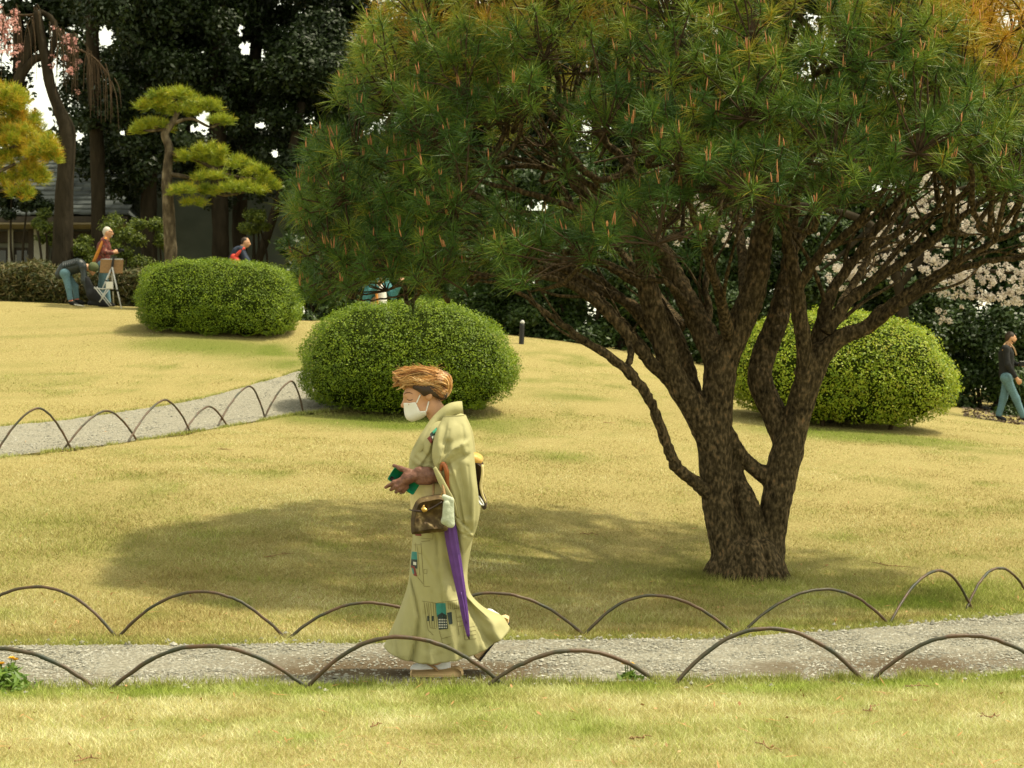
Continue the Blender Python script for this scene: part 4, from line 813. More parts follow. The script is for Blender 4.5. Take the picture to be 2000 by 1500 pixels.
# ------------------------------------------------------------------ house and wall behind the trees
M['tile'] = mat('shaded_roof_tile', [(0.035, 0.042, 0.042), (0.065, 0.077, 0.077), (0.11, 0.125, 0.12)], island=True, rough=0.6, scale=3)  # tile colour darkened to stand for the shade of the wood canopy
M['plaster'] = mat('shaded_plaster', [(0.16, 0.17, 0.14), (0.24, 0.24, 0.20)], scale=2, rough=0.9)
M['timber'] = mat('dark_timber', [(0.03, 0.025, 0.02), (0.07, 0.055, 0.04)], scale=10, rough=0.8, stretch=(1, 1, 0.2))
M['beige'] = mat('beige_fascia', [(0.25, 0.21, 0.14), (0.34, 0.29, 0.2)], scale=4, rough=0.8)
M['paleframe'] = mat('pale_frame', [(0.35, 0.35, 0.30), (0.45, 0.45, 0.4)], scale=6, rough=0.7)
M['glass'] = mat('dark_glass', [(0.02, 0.025, 0.02), (0.035, 0.04, 0.035)], scale=3, rough=0.15)
HY = 50.5
house = thing('garden_house', 'low house with grey tiled roof and deep eaves behind the trees', 'house', tuple(G(40, HY)))
def hx(px, Y=HY): return (px - 1000) / FPX * Y
def hz(py, Y=HY): return CAMZ - (py - 750) / FPX * Y
x0, x1 = hx(-260), hx(262); ze = hz(424); zr = ze + 2.3
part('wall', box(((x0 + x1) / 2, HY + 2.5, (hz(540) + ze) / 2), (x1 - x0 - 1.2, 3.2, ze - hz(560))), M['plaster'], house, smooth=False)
g = Geo(); ncr = 15; rt = np.random.default_rng(401)
for c in range(ncr):
    f0, f1 = c / ncr, (c + 1) / ncr; ya, yb_ = HY - 0.9 + 3.4 * f0, HY - 0.9 + 3.4 * f1 + .08; za, zb_ = ze + 2.3 * f0 + 0.035, ze + 2.3 * f1 + 0.01
    xs_ = np.arange(x0 + 2.2 * f0, x1 - 2.2 * f0, 0.27) + (0.13 if c % 2 else 0)
    for x in xs_:
        zz = 0.012 * rt.normal(); V = np.array([[x, ya, za - .05 + zz], [x + .262, ya, za - .05 + zz], [x, ya, za + zz], [x + .262, ya, za + zz], [x + .262, yb_, zb_ + zz], [x, yb_, zb_ + zz]])
        g.add(V, [np.array([[0, 1, 3, 2], [2, 3, 4, 5]])])
part('roof_tiles', g, M['tile'], house, smooth=False, kind='stuff')
V = np.array([[x0, HY - .88, ze], [x1, HY - .88, ze], [x1, HY + 5.9, ze], [x0, HY + 5.9, ze], [x0 + 2.2, HY + 2.5, zr - .02], [x1 - 2.2, HY + 2.5, zr - .02]])
part('roof', (V, [np.array([[0, 1, 5, 4], [2, 3, 4, 5]]), np.array([[1, 2, 5], [3, 0, 4]])]), M['tile'], house, smooth=False)
part('eaves_board', box(((x0 + x1) / 2, HY - .86, ze - .14), (x1 - x0, .06, .16)), M['timber'], house, smooth=False)
part('soffit', box(((x0 + x1) / 2, HY + .0, ze - .25), (x1 - x0 - .3, 1.7, .05)), M['beige'], house, smooth=False)
part('lintel', box(((x0 + x1) / 2, HY + .78, ze - .5), (x1 - x0 - 1, .12, .32)), M['timber'], house, smooth=False)
for pxp, wd in ((8, .14), (48, .14), (66, .34), (96, .10), (170, .14), (230, .14), (-60, .14)):
    part('post', box((hx(pxp), HY + .7, (hz(545) + ze) / 2 - .2), (wd, .14, ze - hz(560) - .4)), M['paleframe'] if wd > .3 or pxp == 8 else M['timber'], house, smooth=False)
for a, b in ((12, 44), (100, 165), (-56, 2)):
    wn = part('window', box(((hx(a) + hx(b)) / 2, HY + .84, ze - 1.55), (hx(b) - hx(a), .06, 1.5)), M['timber'], house, smooth=False)
    part('pane', box(((hx(a) + hx(b)) / 2, HY + .80, ze - 1.55), (hx(b) - hx(a) - .16, .04, 1.34)), M['glass'], wn, smooth=False)
part('wall_panel', box((hx(28), HY + .83, hz(515)), (hx(42) - hx(14), .06, .62)), M['paleframe'], house, smooth=False)
WYd = 52.5
gw = thing('boundary_wall', 'long plain grey-green wall in shade behind the tree trunks', 'wall', tuple(G(600, WYd)))
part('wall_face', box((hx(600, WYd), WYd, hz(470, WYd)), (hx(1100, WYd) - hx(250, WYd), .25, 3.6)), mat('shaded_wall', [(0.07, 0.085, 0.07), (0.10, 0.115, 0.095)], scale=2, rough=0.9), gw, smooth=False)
part('coping', box((hx(600, WYd), WYd, hz(470, WYd) + 1.86), (hx(1100, WYd) - hx(250, WYd), .45, .12)), M['tile'], gw, smooth=False)

# ------------------------------------------------------------------ bent hoops along the paths
def hoop(feet, apex, label, group, rad, bulge=0.62, seed=0):
    """feet: two (px, py) on the ground; apex: py of the top"""
    a = on_ground(*feet[0]); b = on_ground(*feet[1]); A = np.array([a[0], a[1], float(H(*a))]); B = np.array([b[0], b[1], float(H(*b))])
    m = (A + B) / 2; zt = CAMZ - (apex[1] - 750) / FPX * m[1]; t0 = (( apex[0] - 1000) / FPX * m[1] - A[0]) / (B[0] - A[0]); t0 = float(np.clip(t0, .3, .7))
    ts = np.linspace(0, 1, 33); w_ = np.where(ts < t0, ts / t0 * .5, .5 + (ts - t0) / (1 - t0) * .5)
    prof = (1 - np.abs(2 * w_ - 1) ** (1 / bulge * 1.25)); P = A[None] * (1 - ts)[:, None] + B[None] * ts[:, None]; base = P[:, 2].copy()
    P[:, 2] = base + prof * (zt - (A[2] * (1 - t0) + B[2] * t0)); r = np.random.default_rng(seed); P[1:-1] += r.normal(0, .0016, (31, 3)); P[:, 1] += 0.03 * r.normal() * prof
    d0 = np.concatenate([[0], np.cumsum(np.linalg.norm(np.diff(P, axis=0), axis=1))]); td = np.linspace(0, d0[-1], 40); P = np.column_stack([np.interp(td, d0, P[:, i]) for i in range(3)])
    P[0] = P[0]; e0 = P[0] - nrm(P[1] - P[0]) * .07; e1 = P[-1] + nrm(P[-1] - P[-2]) * .07; P = np.vstack([e0, P[1:-1], e1])
    solo('hoop', tube(P, rad * (1 + .05 * r.normal(size=40)), 8, seed=seed), M['hoop'], label, 'hoop', group, loc=(A[0], A[1], A[2]))
gN, gF, gL = 'rusty hoops along the near edge of the path', 'hoops along the far edge of the path', 'hoops along the gravel path at the left'
for k, (f, ap, lab) in enumerate([
    (((-190, 1342), (187, 1345)), (0, 1265), 'rusty near hoop at the left edge, arching over the yellow-flowered clump'),
    (((215, 1348), (600, 1345)), (400, 1260), 'rusty near hoop spanning the empty gravel left of the woman'),
    (((597, 1346), (985, 1340)), (775, 1241), 'rusty near hoop crossing in front of the woman hem'),
    (((948, 1342), (1284, 1332)), (1120, 1269), 'low near hoop just right of the woman, above the dandelion'),
    (((1318, 1338), (1690, 1332)), (1500, 1230), 'tall near hoop in front of the pine trunk'),
    (((1700, 1332), (2075, 1330)), (1880, 1240), 'near hoop at the right edge, over the brown patch of path')]):
    hoop(f, ap, lab, gN, 0.0115, seed=500 + k)
for k, (f, ap, lab) in enumerate([
    (((-100, 1240), (225, 1242)), (70, 1147), 'far-side hoop cut by the left edge of the picture'),
    (((232, 1243), (556, 1245)), (395, 1154), 'far-side hoop second from the left, round and tall'),
    (((565, 1246), (885, 1240)), (715, 1178), 'far-side hoop running behind the kimono skirt from the left'),
    (((800, 1242), (1140, 1240)), (960, 1159), 'far-side hoop coming out from behind the kimono at the right'),
    (((1142, 1240), (1430, 1236)), (1270, 1163), 'greenish far-side hoop left of the pine trunk base'),
    (((1455, 1232), (1736, 1219)), (1610, 1152), 'far-side hoop right in front of the pine trunk base'),
    (((1738, 1219), (1898, 1190)), (1838, 1117), 'steep far-side hoop where the path bends away'),
    (((1887, 1192), (2010, 1165)), (1945, 1110), 'far-side hoop at the right edge, highest of its row')]):
    hoop(f, ap, lab, gF, 0.0100, seed=520 + k)
for k, (f, ap, lab) in enumerate([
    (((-12, 893), (140, 878)), (72, 797), 'first hoop of the left path, at the picture edge'),
    (((124, 879), (268, 861)), (205, 802), 'broad second hoop of the left path'),
    (((250, 864), (372, 844)), (318, 781), 'tall third hoop of the left path'),
    (((359, 846), (443, 831)), (404, 794), 'smallest and lowest hoop of the left path'),
    (((424, 834), (517, 815)), (482, 754), 'tall narrow hoop of the left path, fifth from the edge'),
    (((516, 817), (593, 806)), (567, 744), 'steep hoop touching the bush behind the woman')]):
    hoop(f, ap, lab, gL, 0.0125, bulge=0.75, seed=540 + k)

# ------------------------------------------------------------------ small things on the ground
M['blackpost'] = plain('black_post', (0.012, 0.012, 0.012), 0.5)
M['whitecap'] = plain('pale_cap', (0.5, 0.5, 0.48), 0.4, .1)
for px, Yb, hh, lab in ((1018, 33.6, .40, 'short black marker post with a pale top beside the rounded bush'), (630, 33.2, .20, 'small black marker post peeping out left of the rounded bush')):
    b = G(px, Yb); o = thing('marker_post', lab, 'post', tuple(b), 'black marker posts on the lawn')
    part('post', stube([b - [0, 0, .1], b + [0.01, 0, hh * .5], b + [0.02, 0, hh]], [.05, .048, .045], 10, 3), M['blackpost'], o)
    part('cap', stube([b + [0.02, 0, hh + .001], b + [.025, -.01, hh + .02], b + [.03, -.02, hh + .045]], [.047, .042, .02], 10, 3), M['whitecap'] if px > 900 else M['blackpost'], o)
M['deadtwig'] = plain('dead_twig', (0.24, 0.135, 0.06), 0.9, .4)
tw_l = [((1790, 1345), 46, 'curled brown twig on the near grass at the right edge under the last hoop'), ((1250, 1448), 44, 'reddish twig lying on the near grass below the dandelion'), ((170, 1490), 40, 'thin twig on the near grass in the bottom left corner'), ((1740, 1107), 70, 'long thin twig on the lawn right of the pine trunk'),
        ((1500, 1465), 60, 'thin dry twig on the near grass at the bottom'), ((545, 1088), 55, 'dark twig in the shade of the pine, left of the woman'), ((1935, 1405), 50, 'dry twig on the near grass at the far right'), ((440, 880), 30, 'small brown twig beside the hoops of the left path'), ((1150, 1046), 36, 'twig on the shaded lawn right of the woman'), ((1190, 828), 26, 'twig on the sunlit lawn beyond the low pine limb'), ((735, 1422), 40, 'twig on the near grass below the woman shoe'), ((1700, 1390), 44, 'reddish twig on the near grass under the gap of two hoops')]
for k, ((px, py), ln, lab) in enumerate(tw_l):
    r = np.random.default_rng(600 + k); c = on_ground(px, py); s = c[1] / FPX * ln * .5; a = r.normal(0, .5); P = []
    for t in np.linspace(-1, 1, 6): P.append([c[0] + t * s * math.cos(a) + r.normal(0, .006), c[1] + t * s * math.sin(a) * 1.6 + r.normal(0, .02), 0])
    P = np.array(P); P[:, 2] = H(P[:, 0], P[:, 1]) + .014 + .004 * r.random(6); g = Geo(); g.add(*stube(P, [.004, .004, .0038, .0035, .003, .002], 6, 3))
    for q in (1, 3): e = P[q] + [r.normal(0, .02), r.normal(0, .03), .006]; g.add(*tube([P[q], (P[q] + e) / 2 + [0, 0, .01], e], [.003, .0025, .0015], 5))
    solo('fallen_twig', g, M['deadtwig'], lab, 'twig', 'fallen twigs on the grass')
# fallen leaves (uncountable)
r = np.random.default_rng(640); x, y = scatter_view(260, 7, 26, 1.3, 641); k = ~in_strip(x, y, PA, PB); x, y = x[k], y[k]
V, P = leaf_quads(np.column_stack([x, y, H(x, y) + .03]), np.tile([0, 0, 1.], (len(x), 1)), .030, .014, 642, .5)
struct('leaf_litter', mesh_np('leaf_litter', V, P, smooth=False), mat('dead_leaf', [(0.26, 0.14, 0.06), (0.38, 0.22, 0.09), (0.45, 0.33, 0.17)], island=True, rough=.9), 'stuff')
x, y = scatter_view(2600, 7, 22, 1.4, 644); k = ~in_strip(x, y, PA, PB); x, y = x[k], y[k]; k = r.random(len(x)) < .25 + .75 * np.exp(-((x - .6) / 2.8) ** 2 - ((y - 14) / 3) ** 2); x, y = x[k], y[k]
V, P = leaf_quads(np.column_stack([x, y, H(x, y) + .022]), np.tile([0, 0, 1.], (len(x), 1)), .10, .006, 645, .2)
struct('needle_litter', mesh_np('needle_litter', V, P, smooth=False), mat('dead_needle', [(0.26, 0.12, 0.04), (0.42, 0.22, 0.08), (0.20, 0.13, 0.06)], island=True, rough=.9), 'stuff')
x = (1880 + 300 * r.random(900) - 1000) / FPX; y = 35.5 + 4.5 * r.random(900); x = x * y
V, P = leaf_quads(np.column_stack([x, y, H(x, y) + .02]), np.tile([0, 0, 1.], (900, 1)), .11, .06, 643, .5)
struct('leaf_litter', mesh_np('leaf_litter', V, P, smooth=False), mat('brown_litter', [(0.06, 0.045, 0.03), (0.14, 0.10, 0.07), (0.25, 0.20, 0.15)], island=True, rough=.9), 'stuff')
# flowering clumps
M['herb'] = mat('herb_leaf', [(0.05, 0.12, 0.01), (0.11, 0.20, 0.02), (0.18, 0.27, 0.03)], island=True, rough=.5, transl=.3)
M['yellow'] = plain('yellow_petal', (0.75, 0.45, 0.02), .6, .15)
def herb(px, Yb, rad, hh, nl, flowers, label, name, seed):
    b = G(px, Yb); o = thing(name, label, 'flower', tuple(b)); r = np.random.default_rng(seed)
    d = np.column_stack([r.normal(0, rad * .5, nl), r.normal(0, rad * .5, nl), hh * r.random(nl) ** 1.3]); d[:, 2] *= np.exp(-(d[:, 0] / rad) ** 2)
    V, P = leaf_quads(b + d + [0, 0, .015], d * 4 + np.array([0, -.3, .6]), .06, .018, seed, .6); part('leaves', (V, P), M['herb'], o, smooth=False, kind='stuff')
    for (dx, hz_) in flowers:
        t = b + np.array([dx, r.normal(0, .02), hz_]); part('stem', stube([b + [dx * .4, 0, 0], b + [dx * .8, 0, hz_ * .6], t], [.003, .003, .0025], 5, 3), M['herb'], o)
        g = Geo()
        for lay in range(2):
            for q in range(10):
                an = q * .628 + lay * .3; u_ = np.array([math.cos(an), math.sin(an), .35 + .5 * lay]); sv = np.array([-math.sin(an), math.cos(an), 0]); ln = .024 - .007 * lay
                g.add(np.array([t, t + u_ * ln * .6 + sv * .006, t + u_ * ln, t + u_ * ln * .6 - sv * .006]), [np.array([[0, 1, 2, 3]])])
        part('flower_head', g, M['yellow'], o, smooth=False)
herb(8, 9.25, .12, .11, 420, [(-.02, .13), (.01, .105), (-.055, .12), (.035, .16), (.05, .15)], 'bushy clump of green leaves with yellow flowers at the left edge under the hoop', 'flowering_plant', 650)
herb(1228, 9.45, .05, .03, 60, [(-.02, .085), (.012, .082), (-.005, .078)], 'single yellow dandelion plant under the low near hoop', 'dandelion', 651)
# ------------------------------------------------------------------ the woman in the kimono
WY = 9.65
def Q(px, py, dy=0.0):
    """point measured at the woman's distance, then moved dy metres away from the camera"""
    p = W(px, py, WY); p[1] += dy; return p
ps = WY / FPX
M['skin'] = plain('skin', (0.50, 0.27, 0.15), .55, .12, 14)
M['kimono'] = mat('olive_silk', [(0.345, 0.325, 0.155), (0.395, 0.37, 0.19)], scale=5, rough=.68, bump=.0016, bscale=30, spec=.2)
M['kimono_in'] = plain('kimono_lining', (0.5, 0.47, 0.36), .7, .08)
M['hair'] = mat('bleached_hair', [(0.17, 0.065, 0.018), (0.46, 0.21, 0.055), (0.66, 0.37, 0.12), (0.82, 0.60, 0.31)], attrname='tone', rough=.4, spec=.4)
M['hair_root'] = plain('brown_hair', (0.12, 0.05, 0.015), .6, .4, 40)
M['hair_dark'] = plain('dark_hair', (0.035, 0.02, 0.010), .6, .4)
M['mask'] = plain('white_mask', (0.72, 0.72, 0.68), .8, .03)
M['glove'] = mat('brown_leather', [(0.085, 0.034, 0.021), (0.16, 0.07, 0.046), (0.23, 0.11, 0.075)], scale=40, rough=.42, bump=.003, bscale=90)
M['phone'] = plain('green_phone', (0.01, 0.27, 0.14), .35, .1)
M['purple'] = mat('purple_cloth', [(0.08, 0.025, 0.17), (0.12, 0.04, 0.25)], scale=20, rough=.6)
M['cane'] = plain('reddish_wood', (0.28, 0.09, 0.03), .35, .3)
M['bag'] = mat('brown_coated_canvas', [(0.05, 0.03, 0.01), (0.075, 0.045, 0.014), (0.12, 0.08, 0.028), (0.24, 0.18, 0.08)], scale=30, rough=.75, detail=2)
M['bagtrim'] = plain('dark_brown_trim', (0.03, 0.016, 0.009), .5, .3)
M['gold'] = plain('brass', (0.55, 0.35, 0.1), .3, .1, metal=.8)
M['strap'] = plain('tan_strap', (0.36, 0.22, 0.10), .6, .2)
M['pale'] = mat('pale_green_cloth', [(0.34, 0.39, 0.28), (0.50, 0.54, 0.42)], scale=35, rough=.8, bump=.006, bscale=40)
M['obi_dark'] = plain('dark_brown_brocade', (0.035, 0.018, 0.01), .5, .5)
M['obi_gold'] = plain('gold_silk', (0.62, 0.36, 0.10), .5, .15)
M['obi_pale'] = plain('pale_gold_silk', (0.60, 0.50, 0.25), .5, .1)
M['tabi'] = plain('white_tabi', (0.72, 0.73, 0.76), .8, .03)
M['zori'] = mat('layered_cork', [(0.55, 0.36, 0.17), (0.78, 0.56, 0.30)], scale=8, rough=.7, stretch=(.4, .4, 14))
M['rubber'] = plain('black_rubber', (0.02, 0.02, 0.02), .8)
lady = thing('person', 'woman in a pale olive kimono and white face mask walking along the gravel path', 'person', tuple(G(850, WY)))
# body: one continuous skin
hc = Q(826, 757); tilt = np.radians(14)
Rh = np.array([[math.cos(tilt), 0, -math.sin(tilt)], [0, 1, 0], [math.sin(tilt), 0, math.cos(tilt)]])
bp = [('e', Q(832, 755), (.094, .074, .088)), ('e', Q(813, 780), (.062, .060, .092), Rh), ('c', Q(806, 812, -.018), Q(830, 800, -.045), .024, .024), ('c', Q(806, 812, .018), Q(830, 800, .045), .024, .024),
      ('c', Q(792, 782), Q(787.5, 792), .009, .0135), ('c', Q(793.5, 771.5, -.03), Q(793.5, 771.5, .03), .012, .012), ('e', Q(806, 789, -.04), (.026, .020, .022)), ('e', Q(806, 789, .04), (.026, .020, .022)),
      ('c', Q(842, 790), Q(866, 826), .052, .058), ('e', Q(839.5, 766, -.070), (.013, .009, .024)), ('e', Q(842, 768, -.076), (.006, .006, .024)), ('e', Q(838, 777, -.070), (.007, .006, .009)), ('e', Q(839.5, 766, .070), (.013, .009, .024)),
      ('c', Q(872, 842, -.08), Q(872, 842, .08), .05, .05), ('c', Q(870, 858), Q(866, 940), .10, .10), ('c', Q(864, 940), Q(862, 1010), .11, .13), ('c', Q(858, 1020, -.07), Q(850, 1180, -.06), .075, .05), ('c', Q(850, 1180, -.06), Q(862, 1290, -.05), .048, .035),
      ('c', Q(866, 1020, .07), Q(886, 1170, .07), .07, .045), ('c', Q(886, 1170, .07), Q(952, 1216, .07), .04, .03), ('c', Q(862, 1290, -.05), Q(822, 1302, -.05), .034, .026), ('c', Q(952, 1216, .07), Q(962, 1222, .07), .028, .024),
      ('c', Q(876, 846, -.12), Q(880, 915, -.16), .04, .036), ('c', Q(880, 915, -.16), Q(842, 925, -.195), .034, .024), ('c', Q(876, 846, .12), Q(874, 915, .14), .04, .036), ('c', Q(874, 915, .14), Q(830, 932, .06), .034, .024)]
V, P = blob(bp, .0055, .0075)
body = part('body', (V, P), M['skin'], lady)
bvh = BVHTree.FromPolygons([Vector(v) for v in V], [tuple(f) for f in P[0]])
def on_surf(tree, px, py, off, y0=8.0):
    p = W(px, py, WY); d = p - np.array([0, 0, CAMZ]); d = d / np.linalg.norm(d); h = tree.ray_cast(Vector((0, 0, CAMZ)), Vector(d))
    return None if h[0] is None else np.array(h[0]) - d * off
def face_line(pts, rad, mt, name, off=.001):
    q = [on_surf(bvh, *p, off) for p in pts]; q = [p for p in q if p is not None]
    if len(q) > 2: part(name, stube(q, rad, 6, 4, flat=.7), mt, body)
M['lash'] = plain('dark_lash', (0.03, 0.015, 0.01), .6); M['lid'] = plain('shaded_lid', (0.35, 0.15, 0.085), .6)
face_line([(794.5, 779), (798, 781.5), (803, 781.5), (806, 780)], [.0012, .0024, .0022, .0012], M['lash'], 'eyelashes')
face_line([(789.5, 770.5), (793, 767.5), (800, 767), (806, 769.5)], [.0016, .0028, .0025, .0012], M['hair_root'], 'eyebrow')
face_line([(796, 786), (800, 787), (805, 785)], .0010, M['lid'], 'eye_crease')
face_line([(838.5, 761), (836.5, 766), (838, 773)], .0018, M['lid'], 'ear_hollow', .0005)
# mask
def halfp(pts):
    pts = [np.array(W(a, b, WY))[[0, 2]] for a, b in pts]; c = np.mean(pts, 0); out = []
    for i in range(len(pts)):
        a, b = pts[i], pts[(i + 1) % len(pts)]; n_ = np.array([b[1] - a[1], a[0] - b[0]]); n_ = n_ / np.linalg.norm(n_)
        if (c - a) @ n_ > 0: n_ = -n_
        out.append((a, n_))
    return out
HA = halfp([(786, 787), (813, 785.5), (822.5, 806), (826, 824), (808, 832), (784, 812)]); HB = halfp([(819, 803), (833, 802), (834.5, 814), (815, 828), (812, 815)])
def mcut(X, Y, Z):
    fa = np.max(np.stack([(X - a[0]) * n_[0] + (Z - a[1]) * n_[1] for a, n_ in HA]), 0); fb = np.max(np.stack([(X - a[0]) * n_[0] + (Z - a[1]) * n_[1] for a, n_ in HB]), 0)
    return np.minimum(fa, fb)
mp = [('e', Q(813, 782), (.071, .069, .101), Rh), ('c', Q(804, 810, -.018), Q(830, 800, -.045), .030, .031), ('c', Q(804, 810, .018), Q(830, 800, .045), .030, .031), ('e', Q(804, 803), (.036, .044, .05), Rh)]
mask = part('mask', blob(mp, .004, .008, mcut), M['mask'], lady)
for pts in ([(813.5, 787), (817, 779), (821, 771)], [(832, 804), (834.5, 795), (837.5, 784)]):
    q = [on_surf(bvh, *p, .003) for p in pts]; part('ear_loop', stube(q, .0035, 6, 4), M['mask'], mask)
# hair: volume plus locks
hp = [('e', Q(836, 743), (.096, .080, .058)), ('e', Q(808, 740), (.072, .066, .040)), ('e', Q(784, 742), (.030, .045, .022)), ('e', Q(864, 747), (.040, .062, .060)), ('e', Q(860, 762), (.038, .058, .048))]
hairroot = part('hair', blob(hp, .006, .012), M['hair_root'], lady)
hv = BVHTree.FromPolygons([Vector(v) for v in (np.array([v.co for v in hairroot.data.vertices]) + loc0(lady))], [tuple(p.vertices) for p in hairroot.data.polygons])
part('nape_hair', blob([('e', Q(845, 754), (.082, .086, .032)), ('e', Q(861, 766), (.038, .073, .036)), ('e', Q(824, 752), (.048, .080, .024))] + [p_ for s_ in (-1, 1) for p_ in (('c', Q(811, 756, s_ * .064), Q(836, 763, s_ * .073), .010, .014), ('c', Q(836, 763, s_ * .072), Q(866, 773, s_ * .052), .015, .020), ('c', Q(826, 762, s_ * .070), Q(829, 771, s_ * .070), .010, .005))], .006, .01), M['hair_dark'], hairroot)
r = np.random.default_rng(701); g = Geo()
def lock(pts, rad, seed, jit=.004):
    rr_ = np.random.default_rng(seed); g.add(*stube(np.array(pts) + rr_.normal(0, jit, (len(pts), 3)), np.array(rad), 4, 4, caps=False))
tones = []
def clump(path, wdt, ns, seed, rad=.0013, curl=.0065, depth=None):
    # a lock: many fine hairs following one waving centre line, pinched at the tip
    q = np.random.default_rng(seed); P = smoothpath(np.array(path), 5); m = len(P); t = np.linspace(0, 1, m); ph = q.random() * 6.28; tone = q.random()
    P = P + np.column_stack([np.zeros(m), np.sin(t * 7 + ph) * curl, np.cos(t * 6 + ph) * curl]) * t[:, None]
    prof = (0.35 + 0.65 * np.sin(np.pi * np.clip(t * .85 + .12, 0, 1)))[:, None]
    for _ in range(ns):
        o = q.normal(0, 1, 3) * np.array([.5, 1, .8]) * wdt; w2 = q.normal(0, .0005, (m, 3)); k0 = q.integers(0, 3); k1 = m - q.integers(0, 4)
        pp = (P + o * prof + w2)[k0:k1]; g.add(*tube(pp, np.linspace(rad, rad * .45, len(pp)) * (0.7 + .6 * q.random()), 3, caps=False)); tones.append(np.full(3 * len(pp), np.clip(tone + q.normal(0, .10), 0, 1)))
    return
def snap(z, wgt, up):
    hit = hv.find_nearest(Vector(z)); return z * (1 - wgt) + (np.array(hit[0]) + np.array(hit[1]) * up) * wgt
for k in range(74):
    y_ = r.uniform(-.082, .06); sq = math.sqrt(max(0, 1 - (y_ / .09) ** 2)); lv = r.random()
    sw = [(850 + r.normal(0, 5), 722 + 22 * lv), (828, 713 + 30 * lv + r.normal(0, 2)), (806 + r.normal(0, 3), 714 + 34 * lv + r.normal(0, 4)), (787, 720 + 28 * lv + r.normal(0, 5)), (765 + 18 * r.random() ** 2, 728 + 14 * lv + r.normal(0, 5))]
    q = [Q(a_, b_ + 16 * (1 - sq), y_ * f) for (a_, b_), f in zip(sw, (1, 1, .98, .9, .8))]
    clump([snap(z, w_, .003 + .006 * r.random()) for z, w_ in zip(q, (.9, .8, .6, .4, .2))], .0062 if k % 2 else .0045, 24, 800 + k, curl=.0095)
for k in range(34):
    y_ = r.uniform(-.084, .05); o_ = r.random()
    sw = [(812 + r.normal(0, 6), 744 + r.normal(0, 4)), (830, 738 + o_ * 12), (850, 735 + o_ * 14), (868, 738 + o_ * 16), (880, 752 + o_ * 8)]
    clump([snap(Q(a_, b_, y_), .85, .003 + .006 * r.random()) for a_, b_ in sw], .0055, 24, 900 + k)
for k in range(26):
    y_ = r.uniform(-.07, .05); o_ = r.random()
    sw = [(858 + r.normal(0, 4), 732 + o_ * 6), (874, 736 + o_ * 4), (882 - o_ * 3, 752), (880 - o_ * 4, 768), (868 - o_ * 8, 779)]
    clump([snap(Q(a_, b_, y_), .8, .003 + .006 * r.random()) for a_, b_ in sw], .005, 22, 950 + k)
for k in range(30):
    y_ = r.uniform(-.086, -.055) if k % 3 else r.uniform(.05, .08); o_ = r.random()
    sw = [(806 + 14 * r.random(), 746 + 6 * o_), (828, 749 + 9 * o_), (848, 754 + 11 * o_), (862, 762 + 12 * o_), (872, 772 + 8 * o_)]
    clump([snap(Q(a_, b_, y_), .45, .004) for a_, b_ in sw], .0045, 22, 1000 + k); 
    for q_ in range(len(tones) - 22, len(tones)): tones[q_] = tones[q_] * .25
for k in range(34):
    y_ = r.uniform(-.090, -.06) if k % 4 else r.uniform(.04, .08); o_ = r.random(); xs0 = 796 + 22 * r.random()
    sw = [(xs0, 734 + 10 * o_), (xs0 + 18, 742 + 9 * o_), (xs0 + 38, 750 + 10 * o_ + r.normal(0, 2)), (min(xs0 + 56, 868), 758 + 9 * o_ + r.normal(0, 2)), (874 + r.normal(0, 3), 762 + 12 * o_)]
    clump([snap(Q(a_, b_, y_), .6, .005 + .004 * r.random()) for a_, b_ in sw], .0042, 20, 1100 + k, curl=.008)
for k in range(60):  # flyaways
    y_ = r.uniform(-.07, .05); x0_ = r.uniform(780, 860); z0 = np.array(snap(Q(x0_, 716, y_), 1, .004)); d_ = np.array([-1 if x0_ < 830 else r.choice([-1, 1]), r.normal(0, .4), .35 + .5 * r.random()]) * (.02 + .03 * r.random())
    fa = stube([z0, z0 + d_ * .5 + [0, 0, .004], z0 + d_], [.0007, .0006, .0003], 3, 3, caps=False); g.add(*fa); tones.append(np.full(len(fa[0]), .6))
attr(part('hair_locks', g, M['hair'], hairroot, kind='stuff').data, 'tone', np.concatenate(tones))

# kimono body: rings fitted to the outline
RW = [((850, 818), (899, 803), .066, 0), ((838, 829), (910, 814), .125, 0), ((828, 843), (917, 831), .165, 0), ((814, 862), (922, 853), .178, 0), ((803, 884), (925, 880), .175, 0), ((799, 905), (926, 910), .168, 0), ((801, 930), (927, 940), .160, 0),
      ((803, 960), (928, 972), .160, 0), ((805, 1000), (927, 1010), .168, 0), ((806, 1050), (923, 1055), .175, 0), ((801, 1100), (914, 1105), .172, 0), ((798, 1135), (914, 1142), .168, 3), ((787, 1172), (922, 1165), .160, 10), ((773, 1208), (946, 1188), .158, 20), ((760, 1238), (980, 1203), .160, 36), ((750, 1260), (996, 1226), .165, 54)]
n_r, n_a = 150, 200; tt = np.linspace(0, 1, n_r); t0 = np.linspace(0, 1, len(RW))
def spl(v):
    v = np.asarray(v, float); c = smoothpath(np.column_stack([t0 * 15, v]), 10); return np.interp(tt * 15, c[:, 0], c[:, 1])
Lx, Ly, Rx, Ry, Bd, Sg = [spl([f(w_) for w_ in RW]) for f in (lambda w_: w_[0][0], lambda w_: w_[0][1], lambda w_: w_[1][0], lambda w_: w_[1][1], lambda w_: w_[2], lambda w_: w_[3])]
an = np.linspace(0, 2 * np.pi, n_a, endpoint=False)
def seg_d(x, y, a, b):
    a, b = np.array(a, float), np.array(b, float); d = b - a; t = np.clip(((x - a[0]) * d[0] + (y - a[1]) * d[1]) / (d @ d), 0, 1); cr = ((x - a[0]) * d[1] - (y - a[1]) * d[0]) / np.linalg.norm(d)
    return np.hypot(x - a[0] - t * d[0], y - a[1] - t * d[1]), cr
